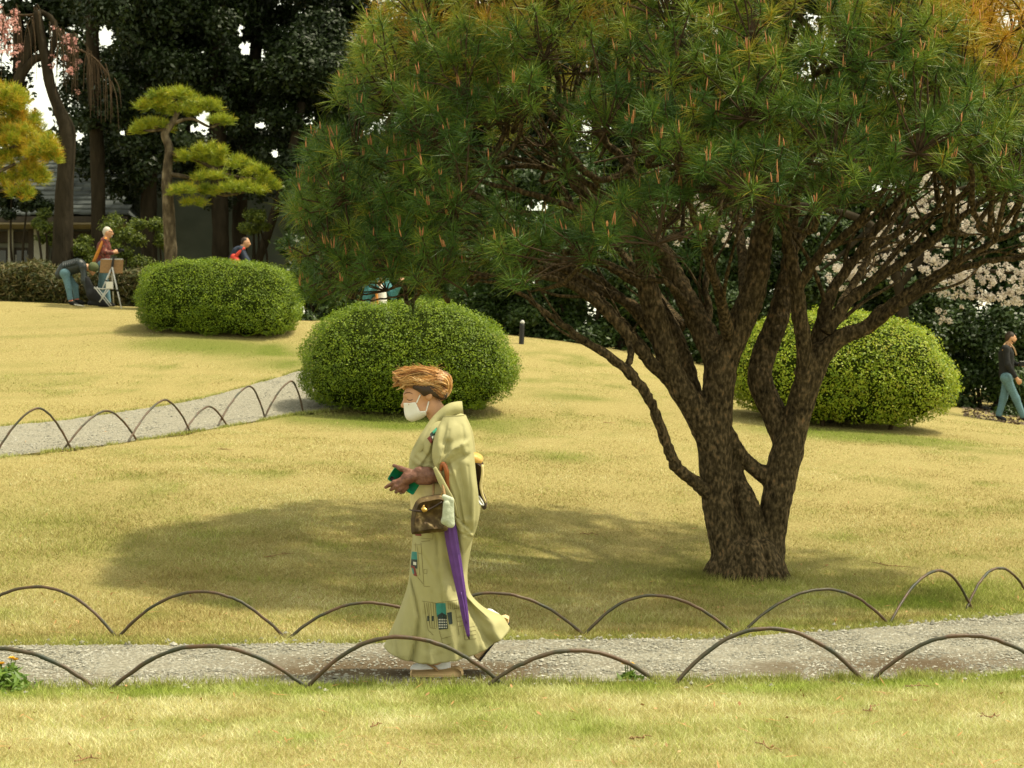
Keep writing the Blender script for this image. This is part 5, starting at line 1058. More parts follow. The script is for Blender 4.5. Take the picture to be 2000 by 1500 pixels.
def crease(x, y, L_):
    o = np.zeros_like(x)
    for (pts, amp, wd) in L_:
        D_ = np.min([seg_d(x, y, pts[i], pts[i + 1])[0] for i in range(len(pts) - 1)], 0); o += amp * np.exp(-(D_ / wd) ** 2)
    return o
KC = [([(801, 1120), (812, 1165), (819, 1200), (812, 1250), (803, 1290)], -.016, 4), ([(808, 1120), (822, 1180), (828, 1220), (822, 1290)], .012, 9), ([(857, 1045), (861, 1120), (868, 1170), (886, 1296)], -.008, 3), ([(866, 1150), (874, 1200), (893, 1294)], .010, 9),
      ([(890, 1080), (905, 1150), (930, 1190), (955, 1215)], -.020, 10), ([(905, 1130), (935, 1180), (968, 1212)], .018, 10), ([(915, 1190), (945, 1240), (975, 1262)], -.018, 9), ([(930, 1180), (965, 1225), (980, 1245)], .024, 10), ([(782, 1180), (775, 1220), (765, 1255)], -.012, 7), ([(792, 1150), (788, 1210), (790, 1270)], .010, 8),
      ([(840, 1270), (846, 1300)], .014, 8), ([(860, 1270), (868, 1302)], -.012, 6), ([(905, 1260), (915, 1292)], -.012, 7), ([(870, 1135), (880, 1165), (905, 1180)], .010, 7), ([(812, 880), (822, 900), (845, 905)], .008, 9), ([(810, 910), (835, 918), (850, 905)], -.010, 6), ([(852, 850), (848, 880), (850, 900)], -.012, 5), ([(812, 870), (835, 842), (858, 818)], .006, 4),
      ([(822, 1060), (830, 1120), (835, 1170)], .005, 10), ([(885, 1040), (880, 1100), (892, 1160)], -.006, 8), ([(815, 1000), (845, 1010), (880, 1015)], -.006, 6), ([(812, 1025), (850, 1030), (890, 1032)], .005, 7)]
ce, se = np.cos(an), np.sin(an); ex = 2 / 2.7
cx = -np.sign(ce) * np.abs(ce) ** ex; cy = -np.sign(se) * np.abs(se) ** ex
u = (cx[None] + 1) / 2
kx = Lx[:, None] * (1 - u) + Rx[:, None] * u; ky = Ly[:, None] * (1 - u) + Ry[:, None] * u + Sg[:, None] * .78 * np.clip(1 - cx[None] ** 2, 0, 1) ** .8
def step(x, y, L_):
    o = np.zeros_like(x)
    for pts, amp, wd in L_:
        D_, C_ = zip(*[seg_d(x, y, pts[i], pts[i + 1]) for i in range(len(pts) - 1)]); D_, C_ = np.array(D_), np.array(C_); k_ = D_.argmin(0)[None]
        D_ = np.take_along_axis(D_, k_, 0)[0]; C_ = np.take_along_axis(C_, k_, 0)[0]; o += amp * np.exp(-(D_ / wd) ** 2) * np.clip(C_ / 1.2, -1, 1)
    return o
KC += [([(846, 1150), (850, 1200), (846, 1260)], -.005, 3), ([(832, 1190), (836, 1240), (838, 1290)], -.006, 3), ([(900, 1200), (908, 1245), (902, 1285)], -.007, 3.5), ([(925, 1215), (938, 1250), (940, 1280)], -.006, 3), ([(818, 1000), (838, 1006), (858, 1004)], -.005, 2.5), ([(890, 1120), (905, 1160), (925, 1185)], -.007, 3), ([(778, 1190), (770, 1230), (768, 1262)], -.006, 3), ([(822, 868), (832, 885), (846, 893)], -.006, 3), ([(815, 892), (828, 903), (845, 902)], -.006, 3), ([(812, 1045), (835, 1052), (858, 1048)], -.004, 2.5)]
KS = [([(800, 1118), (812, 1160), (820, 1200), (813, 1250), (802, 1292)], -.013, 22), ([(857, 1040), (861, 1120), (868, 1170), (888, 1298)], .0045, 14), ([(880, 1090), (896, 1140), (915, 1168), (940, 1190)], .012, 16), ([(905, 1170), (930, 1215), (955, 1258)], -.010, 16), ([(835, 1240), (842, 1270), (845, 1305)], .006, 12), ([(768, 1200), (772, 1235), (782, 1275)], .007, 12), ([(826, 905), (842, 880), (850, 855)], .006, 10), ([(804, 896), (826, 914), (848, 912)], .006, 10), ([(812, 1008), (850, 1022), (890, 1020)], .006, 9), ([(806, 1055), (830, 1075), (850, 1110)], .004, 14), ([(895, 1050), (890, 1100), (900, 1150)], -.006, 14)]
cr = (1.5 * crease(kx, ky, KC) + step(kx, ky, KS) * 1.3) * np.clip(np.abs(cy[None]) * 1.5, 0, 1)
wav = 0.006 * np.clip((ky - 1180) / 100, 0, 1) * np.sin(an[None] * 9 + 2) + .004 * (vnoise(an[None] * 3 + 0 * kx, ky / 40, .8, 71) - .5)
Yk = Bd[:, None] * cy[None] + np.sign(cy[None]) * (cr + wav)
KV = np.stack([(kx - 1000) / FPX * WY, WY + Yk, CAMZ - (ky - 750) / FPX * WY], -1)
i = np.arange(n_r - 1)[:, None] * n_a; j = np.arange(n_a)[None]; j2 = (j + 1) % n_a; KQ = np.stack([i + j, i + n_a + j, i + n_a + j2, i + j2], -1).reshape(-1, 4)
kim = part('kimono', (KV.reshape(-1, 3), [KQ]), M['kimono'], lady)
kim.modifiers.new('thickness', 'SOLIDIFY').thickness = .004
kt = BVHTree.FromPolygons([Vector(v) for v in KV.reshape(-1, 3)], [tuple(f) for f in KQ])
# near sleeve and far sleeve
SF = [(868, 812), (853, 845), (847, 880), (851, 905), (860, 930), (872, 965), (888, 1015), (897, 1050), (905, 1076)]
SB = [(908, 810), (922, 845), (928, 890), (932, 930), (936, 965), (937, 1000), (931, 1030), (920, 1056), (906, 1079)]
ST = [.045, .062, .068, .068, .058, .048, .04, .03, .010]; SY = [-.135, -.175, -.20, -.205, -.205, -.20, -.195, -.19, -.185]
SC = [([(878, 862), (874, 880), (866, 905)], -.030, 6), ([(868, 872), (862, 890), (858, 905)], .020, 6), ([(905, 866), (888, 872), (872, 890), (864, 900)], .030, 7), ([(905, 884), (885, 893), (868, 908)], -.018, 5), ([(880, 920), (892, 960), (900, 1010)], .018, 9), ([(895, 905), (908, 950), (914, 1000)], -.020, 8), ([(912, 900), (922, 950), (926, 1010)], .012, 8), ([(882, 1005), (900, 1028), (918, 1036)], -.014, 5), ([(872, 985), (893, 1020), (910, 1040)], .012, 6), ([(860, 835), (858, 860), (862, 885)], .012, 7), ([(888, 830), (884, 850), (878, 866)], .008, 8), ([(866, 940), (878, 975), (890, 1010)], -.012, 5), ([(904, 1030), (903, 1055), (905, 1075)], .008, 6)]
SC += [([(903, 872), (886, 880), (868, 899)], -.010, 2.5), ([(915, 868), (898, 868), (880, 880)], -.008, 2.5), ([(884, 925), (896, 965), (903, 1005)], -.008, 2.5), ([(916, 905), (921, 950), (919, 1000)], -.007, 2.5), ([(878, 975), (897, 1008), (914, 1022)], -.008, 2.5), ([(898, 1040), (908, 1036), (922, 1030)], -.006, 2.5), ([(880, 838), (877, 858), (870, 880)], -.006, 2.5), ([(905, 830), (908, 850), (904, 868)], -.005, 3), ([(900, 915), (906, 945), (908, 975)], -.006, 2.5)]
def sleeve(side):
    n1, n2 = 110, 96; t1 = np.linspace(0, 8, n1); k0 = np.arange(9.)
    def sp1(v): c = smoothpath(np.column_stack([k0, np.asarray(v, float)]), 8); return np.interp(t1, c[:, 0], c[:, 1])
    fx, fy, bx, by, th, sy = sp1([p[0] for p in SF]), sp1([p[1] for p in SF]), sp1([p[0] for p in SB]), sp1([p[1] for p in SB]), sp1(ST), sp1(SY)
    a_ = np.linspace(0, 2 * np.pi, n2, endpoint=False); u_ = (1 - np.cos(a_)) / 2; cy_ = -np.sign(np.sin(a_)) * np.abs(np.sin(a_)) ** .75
    x_ = fx[:, None] * (1 - u_) + bx[:, None] * u_; y_ = fy[:, None] * (1 - u_) + by[:, None] * u_
    SS = [([(905, 862), (885, 874), (866, 900)], .012, 12), ([(912, 884), (892, 893), (870, 908)], -.009, 10), ([(876, 835), (872, 860), (862, 893)], .008, 10), ([(886, 912), (900, 955), (908, 1010)], .010, 14), ([(925, 890), (930, 950), (928, 1015)], -.006, 10), ([(868, 958), (890, 1000), (918, 1030)], -.010, 12), ([(884, 1010), (900, 1032), (922, 1040)], .009, 9)]; off = (0.95 * crease(x_, y_, SC) + step(x_, y_, SS)) * np.clip(np.abs(cy_) * 1.4, 0, 1); Yv = side * (-sy[:, None]) * -1 + th[:, None] * cy_[None] + np.sign(cy_)[None] * off
    Vv = np.stack([(x_ - 1000) / FPX * WY, WY + Yv, CAMZ - (y_ - 750) / FPX * WY], -1)
    i_ = np.arange(n1 - 1)[:, None] * n2; j_ = np.arange(n2)[None]; jj = (j_ + 1) % n2
    return Vv.reshape(-1, 3), [np.stack([i_ + j_, i_ + n2 + j_, i_ + n2 + jj, i_ + jj], -1).reshape(-1, 4), np.arange(n2)[::-1][None] + 0, np.arange(n2)[None] + (n1 - 1) * n2]
sv = sleeve(1); part('sleeve', sv, M['kimono'], lady); part('sleeve', sleeve(-1), M['kimono'], lady)
stree = BVHTree.FromPolygons([Vector(v) for v in sv[0]], [tuple(f) for f in sv[1][0]])
part('cuff_opening', stube([Q(853, 908, -.29), Q(863, 928, -.30), Q(874, 950, -.30), Q(887, 972, -.29), Q(897, 1005, -.255)], [.010, .017, .019, .014, .005], 10, 5, flat=.5), M['kimono'], lady)
# collar
cb = np.array([Q(a, b, y_) for a, b, y_ in [(818, 892, -.15), (836, 862, -.155), (856, 830, -.115), (880, 812, -.098), (897, 808, -.06), (904, 808, 0), (897, 808, .06), (880, 812, .098), (856, 830, .115), (838, 862, .12), (824, 885, .10)]])
ct = np.array([Q(a, b, y_) for a, b, y_ in [(809, 874, -.13), (825, 846, -.125), (848, 812, -.088), (873, 790, -.080), (893, 784, -.055), (901, 784, 0), (893, 784, .055), (873, 790, .080), (848, 812, .088), (826, 846, .09), (812, 870, .06)]])
cb, ct = smoothpath(cb, 6), smoothpath(ct, 6); n = len(cb); ax_ = Q(865, 800); outw = nrm((cb + ct) / 2 - ax_) * np.array([1, 1, .2]); th = .004
V = np.concatenate([cb + outw * th, ct + outw * th, ct - outw * th, cb - outw * th]); k = np.arange(n - 1)
Fq = [np.stack([a * n + k, a * n + k + 1, b * n + k + 1, b * n + k], -1) for a, b in ((0, 1), (1, 2), (2, 3), (3, 0))]
part('collar', (V, [np.concatenate(Fq)]), M['kimono'], lady)
# obi band and bow
rows = (tt > 6.15 / 15) & (tt < 7.9 / 15); OV = KV[rows].copy(); cen = OV.mean(1, keepdims=True); dlt = OV - cen; dlt[..., 2] = 0; OV = OV + nrm(dlt) * .007
m_ = rows.sum(); i = np.arange(m_ - 1)[:, None] * n_a; part('obi', (OV.reshape(-1, 3), [np.stack([i + j, i + n_a + j, i + n_a + j2, i + j2], -1).reshape(-1, 4)]), M['obi_pale'], lady)
def pz(L_): return [Q(a, b)[[0, 2]] for a, b in L_]
part('obi_bow', extrude_xz(smoothpath(pz([(920, 900), (930, 896), (940, 902), (944, 910), (942, 930), (939, 948), (943, 966), (950, 980), (951, 988), (945, 992), (938, 980), (932, 962), (926, 945), (921, 925)]), 3), WY - .15, WY + .15, .02), M['obi_dark'], lady)
part('obi_pad', blob([('c', Q(926, 894, -.13), Q(926, 894, .13), .024, .024), ('c', Q(935, 898, -.12), Q(935, 898, .12), .022, .022)], .006, .01), M['obi_gold'], lady)
part('obi_tail', extrude_xz(smoothpath(pz([(930, 962), (938, 966), (945, 976), (946, 984), (938, 982), (931, 972)]), 3), WY - .165, WY + .10, .006), M['tabi'], lady)
part('obi_panel', stube([Q(943, 905, -.152), Q(943, 925, -.158), Q(940, 945, -.158), Q(943, 962, -.156), Q(950, 978, -.154)], [.007, .008, .008, .007, .005], 8, 4), M['obi_pale'], lady)
# printed houses on the silk: thin cloth-coloured prints laid on the surface
M['ink'] = plain('olive_ink', (0.16, 0.13, 0.045), .7, .1); M['teal'] = plain('teal_dye', (0.03, 0.20, 0.18), .7, .15); M['inkdark'] = plain('charcoal_dye', (0.02, 0.035, 0.035), .7, .4); M['red'] = plain('russet_dye', (0.17, 0.035, 0.03), .7, .2); M['whitedye'] = plain('white_dye', (0.6, 0.6, 0.55), .7, .05); M['green'] = plain('green_dye', (0.05, 0.30, 0.19), .7, .2)
def patch(poly, mt, name='print', off=.0022, step=2.0, tree=None):
    poly = np.array(poly, float); x0_, y0_ = poly.min(0); x1_, y1_ = poly.max(0); nx_, ny_ = max(2, int((x1_ - x0_) / step) + 1), max(2, int((y1_ - y0_) / step) + 1)
    a, b, c, d = poly; Vv = []; ok = True
    for v in np.linspace(0, 1, ny_):
        for u_ in np.linspace(0, 1, nx_):
            p = (a * (1 - u_) + b * u_) * (1 - v) + (d * (1 - u_) + c * u_) * v; h = on_surf(tree or kt, *p, off)
            if h is None: return
            Vv.append(h)
    i_ = np.arange(ny_ - 1)[:, None] * nx_; j_ = np.arange(nx_ - 1)[None]; o = part(name, (np.array(Vv), [np.stack([i_ + j_, i_ + nx_ + j_, i_ + nx_ + j_ + 1, i_ + j_ + 1], -1).reshape(-1, 4)]), mt, kim)
inkg = Geo()
def inkline(pts, rad=.0011):
    pp = []
    for (a, b), (c, d) in zip(pts[:-1], pts[1:]):
        m_ = max(2, int(math.hypot(c - a, d - b) / 3)); pp += [(a + (c - a) * t, b + (d - b) * t) for t in np.linspace(0, 1, m_, endpoint=False)]
    pp.append(pts[-1]); q = [on_surf(kt, *p, .0012) for p in pp]; q = [p for p in q if p is not None]
    if len(q) > 1: inkg.add(*tube(q, rad, 4))
patch([(840, 847), (854, 834), (852, 850), (842, 862)], M['inkdark']); patch([(844, 843), (852, 835), (854, 840), (847, 848)], M['green'], off=.0034); patch([(834, 856), (840, 851), (846, 863), (842, 867)], M['red'], off=.0034); patch([(843, 853), (848, 850), (849, 855), (845, 858)], M['whitedye'], off=.0040)
patch([(811, 1036), (823, 1038), (823, 1047), (811, 1046)], M['red']); patch([(812, 1040), (822, 1041), (822, 1043), (812, 1042)], M['whitedye'], off=.0034)
patch([(804, 1077), (814, 1078), (815, 1093), (803, 1092)], M['teal']); patch([(803, 1092), (815, 1093), (815, 1111), (802, 1108)], M['inkdark']); patch([(802, 1104), (810, 1106), (815, 1126), (808, 1124)], M['red'], off=.0034); patch([(807, 1097), (813, 1098), (813, 1104), (807, 1103)], M['whitedye'], off=.0036); patch([(804, 1109), (807, 1110), (809, 1121), (806, 1120)], M['teal'], off=.0042)
patch([(851, 1178), (870, 1178), (872, 1204), (853, 1204)], M['teal']); patch([(854, 1204), (872, 1202), (875, 1228), (857, 1230)], M['inkdark']); patch([(873, 1197), (882, 1195), (884, 1218), (877, 1220)], M['inkdark'])
patch([(853, 1203), (863, 1196), (873, 1202), (872, 1207)], M['inkdark'], off=.0034)
for a in range(4):
    for b in range(5): patch([(857 + b * 3.4, 1209 + a * 5), (859 + b * 3.4, 1209 + a * 5), (859 + b * 3.4, 1211.5 + a * 5), (857 + b * 3.4, 1211.5 + a * 5)], M['whitedye'], off=.0040)
for x_ in (836, 845): patch([(x_ - 1.5, 1203), (x_ + 2, 1203), (x_ + 2, 1213), (x_ - 1.5, 1213)], M['inkdark'])
inkline([(824, 1174), (852, 1178), (905, 1170)]); inkline([(833, 1178), (840, 1226), (852, 1228)]); inkline([(828, 1176), (836, 1230), (846, 1240)])
for x_ in (837, 841, 846, 850): inkline([(x_, 1178), (x_ + 3, 1226)])
for x_ in range(875, 900, 4): inkline([(x_, 1175), (x_ + 1, 1190)])
inkline([(885, 1190), (910, 1184)]); inkline([(890, 1192), (897, 1240)]); inkline([(902, 1190), (908, 1250)]); inkline([(858, 1232), (866, 1262), (884, 1256)]); inkline([(862, 1248), (882, 1242)]); inkline([(893, 1206), (906, 1204)]); inkline([(893, 1214), (907, 1212)]); inkline([(894, 1224), (908, 1221)])
for y_ in (1226, 1234, 1242, 1250): inkline([(908, y_), (930, y_ - 3)])
inkline([(822, 1058), (840, 1056)]); inkline([(822, 1060), (828, 1145), (840, 1146)]); inkline([(820, 1040), (846, 1042), (845, 1053), (822, 1051)]); inkline([(812, 1060), (812, 1076)]); inkline([(808, 1064), (821, 1064)]); inkline([(816, 1080), (824, 1082)]); inkline([(828, 1112), (834, 1112), (834, 1120), (828, 1120), (828, 1112)])
inkline([(815, 1066), (820, 1124)]); inkline([(816, 1128), (826, 1140)])
part('print_lines', inkg, M['ink'], kim)
# gloved hand and forearm
fg = [('c', Q(868, 924, -.19), Q(840, 925, -.205), .040, .036), ('c', Q(840, 925, -.205), Q(817, 926, -.21), .034, .027), ('c', Q(812, 926, -.212), Q(800, 930, -.215), .031, .033), ('c', Q(800, 930, -.215), Q(789, 938, -.218), .031, .024),
      ('c', Q(806, 918, -.212), Q(788, 912, -.20), .0165, .0135), ('c', Q(788, 912, -.20), Q(773.5, 906.5, -.178), .0125, .0095),
      ('c', Q(793, 932, -.222), Q(775, 938, -.225), .0145, .0125), ('c', Q(775, 938, -.225), Q(758.5, 947.5, -.205), .0115, .0085),
      ('c', Q(793, 939, -.226), Q(779, 946, -.23), .0145, .0125), ('c', Q(779, 946, -.23), Q(768.5, 952, -.205), .0115, .009),
      ('c', Q(795, 944, -.222), Q(785, 952, -.226), .0140, .012), ('c', Q(785, 952, -.226), Q(778, 956.5, -.20), .011, .009),
      ('c', Q(799, 947, -.215), Q(792, 955, -.215), .0125, .0105), ('c', Q(792, 955, -.215), Q(787, 958.5, -.19), .010, .008)]
for k, (x_, s_) in enumerate([(821, .031), (826, .034), (831, .036), (836, .037), (841, .038)]):
    fg.append(('c', Q(x_ - 1, 917, -.212), Q(x_ + 2, 934, -.212), .0235 + .001 * (k % 2), .0235))
part('glove', blob(fg, .0035, .0032), M['glove'], lady)
phone = thing('phone', 'green phone held in the gloved hand of the woman', 'phone', tuple(Q(792, 938, -.19)))
ca, sa = math.cos(.555), math.sin(.555); RR = np.array([[ca, 0, sa], [0, 1, 0], [-sa, 0, ca]])
def rbox(hw, hh, r_, n=5):
    o = []
    for cx_, cz_, a0 in ((hw - r_, hh - r_, 0), (-hw + r_, hh - r_, 1), (-hw + r_, -hh + r_, 2), (hw - r_, -hh + r_, 3)):
        for q in np.linspace(0, np.pi / 2, n): o.append((cx_ + r_ * math.cos(a0 * np.pi / 2 + q), cz_ + r_ * math.sin(a0 * np.pi / 2 + q)))
    return np.array(o)
V, P = extrude_xz(rbox(.081, .038, .010), -.005, .005, .002); part('phone_case', ((V @ RR.T) + Q(793, 936, -.192), P), M['phone'], phone)
V, P = extrude_xz(rbox(.010, .010, .004), -.0015, .0015, .0005); part('camera_bump', ((V + [-.060, -.006, -.020]) @ RR.T + Q(793, 936, -.192), P), M['rubber'], phone)
# feet
def zori(c, R_, par):
    prof = np.array([(-.130, -.024), (.130, -.026), (.132, .024), (.02, .022), (-.10, .016), (-.128, .012)]); V_, P_ = extrude_xz(smoothpath(np.vstack([prof, prof[:1]]), 3)[:-1], -.042, .042, .008)
    V_ = V_ * np.array([1, 1, 1]); nb = part('zori', ((V_ @ R_.T) + c, P_), M['zori'], par)
    V_, P_ = extrude_xz(np.array([(-.128, -.033), (.130, -.034), (.131, -.0262), (-.130, -.0242)]), -.040, .040, .003); part('sole', ((V_ @ R_.T) + c, P_), M['rubber'], nb)
    st = np.array([[-.085, 0, .03], [-.05, -.03, .055], [0, -.044, .03], [.02, -.046, .01]]); 
    for s_ in (1, -1): part('thong', stube((st * [1, s_, 1]) @ R_.T + c, [.006, .008, .008, .006], 6, 4), M['strap'], nb)
zori(Q(850, 1309.5, -.05) + [0, 0, 0], np.eye(3), lady)
part('tabi', blob([('c', Q(866, 1300, -.05), Q(826, 1301, -.05), .038, .030), ('c', Q(826, 1301, -.05), Q(812, 1303, -.045), .028, .022), ('c', Q(814, 1302.5, -.03), Q(808, 1304.5, -.03), .015, .014), ('c', Q(866, 1300, -.05), Q(862, 1270, -.05), .036, .04)], .005, .008), M['tabi'], lady)
th_ = math.radians(62); Rb = np.array([[math.cos(th_), 0, math.sin(th_)], [0, 1, 0], [-math.sin(th_), 0, math.cos(th_)]])
Rb = np.array([[-math.sin(math.radians(28)), 0, math.cos(math.radians(28))], [0, 1, 0], [-math.cos(math.radians(28)), 0, -math.sin(math.radians(28))]]) if False else Rb
thz = math.radians(-58); Rz = np.array([[math.cos(thz), 0, -math.sin(thz)], [0, 1, 0], [math.sin(thz), 0, math.cos(thz)]])
zori(Q(957, 1250, .07), np.array([[.615, 0, -.79], [0, 1, 0], [.79, 0, .615]]), lady)
part('tabi', blob([('c', Q(968, 1214, .07), Q(950, 1240, .07), .032, .03), ('c', Q(950, 1240, .07), Q(928, 1270, .07), .03, .022), ('c', Q(968, 1214, .07), Q(955, 1205, .07), .032, .036)], .006, .008), M['tabi'], lady)
# things she carries
umb = thing('umbrella', 'folded purple umbrella with a curved reddish handle hanging from the forearm of the woman', 'umbrella', tuple(Q(900, 1230, -.215)))
part('canopy', stube([Q(879, 998, -.222), Q(884, 1040, -.235), Q(893, 1090, -.238), Q(902, 1140, -.236), (Q(911, 1195, -.235)), Q(917, 1231, -.235)], [.028, .031, .029, .024, .017, .007], 28, 6, flat=.6, lobes=7, lobe=.16), M['purple'], umb)
part('strap', stube([Q(903, 1146, -.252), Q(908, 1172, -.250), Q(913, 1205, -.245)], [.004, .005, .004], 5, 4), M['purple'], umb)
part('tip', stube([Q(917, 1231, -.235), Q(918, 1234, -.235), Q(918.5, 1237, -.235)], [.006, .005, .003], 8, 2), M['bagtrim'], umb)
part('handle', stube([Q(879, 1000, -.222), Q(880, 965, -.24), Q(877, 935, -.265), Q(876, 916, -.285), Q(872, 903, -.285), Q(867, 903, -.275), Q(865, 914, -.262)], [.010, .011, .0125, .013, .0125, .011, .009], 10, 5), M['cane'], umb)
bag = thing('handbag', 'brown patterned handbag with gold clasp hanging from the forearm of the woman', 'bag', tuple(Q(845, 1035, -.28)))
bo = smoothpath(pz([(812, 985), (822, 968), (845, 962), (868, 960), (880, 968), (882, 990), (880, 1018), (874, 1028), (845, 1031), (816, 1034), (810, 1030), (809, 1008), (812, 985)]), 3)[:-1]
part('bag_body', extrude_xz(bo, WY - .345, WY - .225, .022), M['bag'], bag)
part('closing_strap', stube([Q(806, 988, -.30), Q(820, 989, -.352), Q(836, 989, -.356), Q(852, 982, -.352), Q(868, 972, -.35)], [.003, .006, .0065, .006, .004], 8, 4), M['bagtrim'], bag)
part('clasp', blob([('c', Q(832, 985, -.362), Q(838, 987, -.362), .008, .009), ('c', Q(834, 979, -.36), Q(834, 989, -.36), .005, .006)], .003, .004), M['gold'], bag)
part('handle', stube([Q(872, 968, -.27), Q(868, 945, -.275), Q(864, 925, -.262), Q(858, 906, -.225), Q(852, 905, -.17), Q(850, 925, -.15), Q(850, 965, -.24)], .0065, 8, 5), M['strap'], bag)
part('handle', stube([Q(874, 966, -.33), Q(871, 950, -.315), Q(866, 930, -.29), Q(862, 905, -.24)], .0065, 8, 5), M['strap'], bag)
part('ring', stube([Q(869, 955, -.30), Q(872, 960, -.30), Q(870, 966, -.30), Q(866, 962, -.30), Q(868, 956, -.30)], .003, 6, 4), M['gold'], bag)
hk = solo('handkerchief', blob([('c', Q(873, 962, -.37), Q(886, 966, -.372), .014, .010), ('c', Q(877, 975, -.375), Q(877, 1005, -.372), .018, .024), ('c', Q(887, 970, -.37), Q(885, 1012, -.372), .010, .020), ('c', Q(872, 1008, -.37), Q(886, 1014, -.37), .014, .012)], .005, .006), M['pale'], 'pale green folded cloth tied at the side of the brown handbag', 'cloth')

# ------------------------------------------------------------------ people in the background
M['navy'] = plain('navy_cloth', (0.02, 0.03, 0.055), .8, .3); M['blackcloth'] = plain('black_cloth', (0.010, 0.011, 0.012), .85, .4); M['denim'] = plain('denim', (0.10, 0.19, 0.23), .85, .3, 60)
M['plaid'] = mat('plaid_shirt', [(0.025, 0.015, 0.015), (0.19, 0.035, 0.025), (0.05, 0.02, 0.02), (0.30, 0.12, 0.08)], scale=14, rough=.85, detail=1)
M['grayhair'] = plain('white_hair', (0.50, 0.47, 0.41), .7, .15, 60); M['olive'] = plain('olive_knit', (0.09, 0.11, 0.045), .9, .25, 60); M['orange'] = plain('orange_strap', (0.55, 0.21, 0.03), .7, .15)
M['redcloth'] = plain('red_cloth', (0.55, 0.05, 0.03), .7, .15); M['tealcloth'] = plain('teal_cloth', (0.04, 0.16, 0.17), .8, .35, 30); M['whitecloth'] = plain('white_cloth', (0.65, 0.63, 0.58), .8, .08); M['board'] = plain('brown_board', (0.23, 0.13, 0.05), .7, .2); M['alu'] = plain('aluminium', (0.5, 0.5, 0.48), .35, .1); M['puffer'] = plain('dark_puffer', (0.018, 0.026, 0.028), .45, .3); M['skirtgreen'] = plain('grey_green_cloth', (0.07, 0.09, 0.07), .8, .2)
def person(label, Y, base, J, clothes, seed=0, group='visitors far behind on the lawn'):
    """J: joints as (px, py, depth offset). Builds one continuous body and clothes around it."""
    root = thing('person', label, 'person', tuple(G(base, Y)), None)
    j = {k: W(v[0], v[1], Y + (v[2] if len(v) > 2 else 0)) * np.array([1, 1, 1]) for k, v in J.items()}
    s = np.sign(J['face'][0] - J['head'][0]) or 1.0; hd = j['head']; fd = nrm(j['face'] - hd)
    pr = [('e', hd, (.088, .078, .112)), ('c', hd + fd * .055 - [0, 0, .045], hd + fd * .05 - [0, 0, .07], .045, .035), ('c', hd + fd * .085 + [0, 0, .0], hd + fd * .108 - [0, 0, .018], .012, .017), ('c', hd + fd * .08 + [0, -.03, .025], hd + fd * .08 + [0, .03, .025], .014, .014), ('e', hd + np.array([-.01 * s, -.078, -.01]), (.02, .012, .032)), ('c', hd - [0, 0, .06], j['neck'], .052, .056),
          ('c', j['neck'], j['chest'], .07, .125), ('c', j['chest'], j['pelvis'], .13, .125), ('c', j['shl'], j['shr'], .065, .065)]
    for q in 'lr':
        if 'el' + q in j: pr += [('c', j['sh' + q], j['el' + q], .052, .042), ('c', j['el' + q], j['wr' + q], .04, .028), ('c', j['wr' + q], j['ha' + q], .028, .036)]
        if 'kn' + q in j: pr += [('c', j['hi' + q], j['kn' + q], .085, .058), ('c', j['kn' + q], j['an' + q], .055, .038), ('c', j['an' + q], j['to' + q], .04, .034)]
    for q in 'lr':
        if 'ha' + q in j:
            hv_ = nrm(j['ha' + q] - j['wr' + q]); sd_ = nrm(np.cross(hv_, [0.3, 1, 0.2])); e0 = j['ha' + q]
            for f in range(4): b0 = e0 + sd_ * (f - 1.5) * .02; pr.append(('c', b0, b0 + hv_ * .05 + sd_ * 0.004 * f - np.array([0, 0, .012]), .0095, .009))
            pr.append(('c', e0 - hv_ * .02, e0 + sd_ * .05 + hv_ * .01, .011, .01))
    part('body', blob(pr, .013, .012), M['skin'], root)
    for nm, mt, prims_, h_ in clothes(j, hd, fd, s): part(nm, blob(prims_, h_, .014), mt, root)
    return root, j
def jacket(j, f=1.25, sl=True, waist=None):
    pr = [('c', j['neck'] * .6 + j['chest'] * .4, j['chest'], .085, .145), ('c', j['chest'], j['pelvis'] if waist is None else waist, .150, .150), ('c', j['shl'], j['shr'], .078, .078)]
    if sl:
        for q in 'lr':
            if 'el' + q in j: pr += [('c', j['sh' + q], j['el' + q], .070, .060), ('c', j['el' + q], j['wr' + q], .056, .046)]
    return pr
def trousers(j, r0=.1, r1=.075, r2=.062, upto=.93):
    pr = [('c', j['hil'], j['hir'], .115, .115)]
    for q in 'lr':
        if 'kn' + q in j: e = j['kn' + q] * (1 - upto) + j['an' + q] * upto; pr += [('c', j['hi' + q], j['kn' + q], r0, r1), ('c', j['kn' + q], e, r1, r2)]
    return pr
def shoes(j): return [p for q in 'lr' if 'an' + q in j for p in (('c', j['an' + q] - [0, 0, .015], j['to' + q], .052, .045),)]
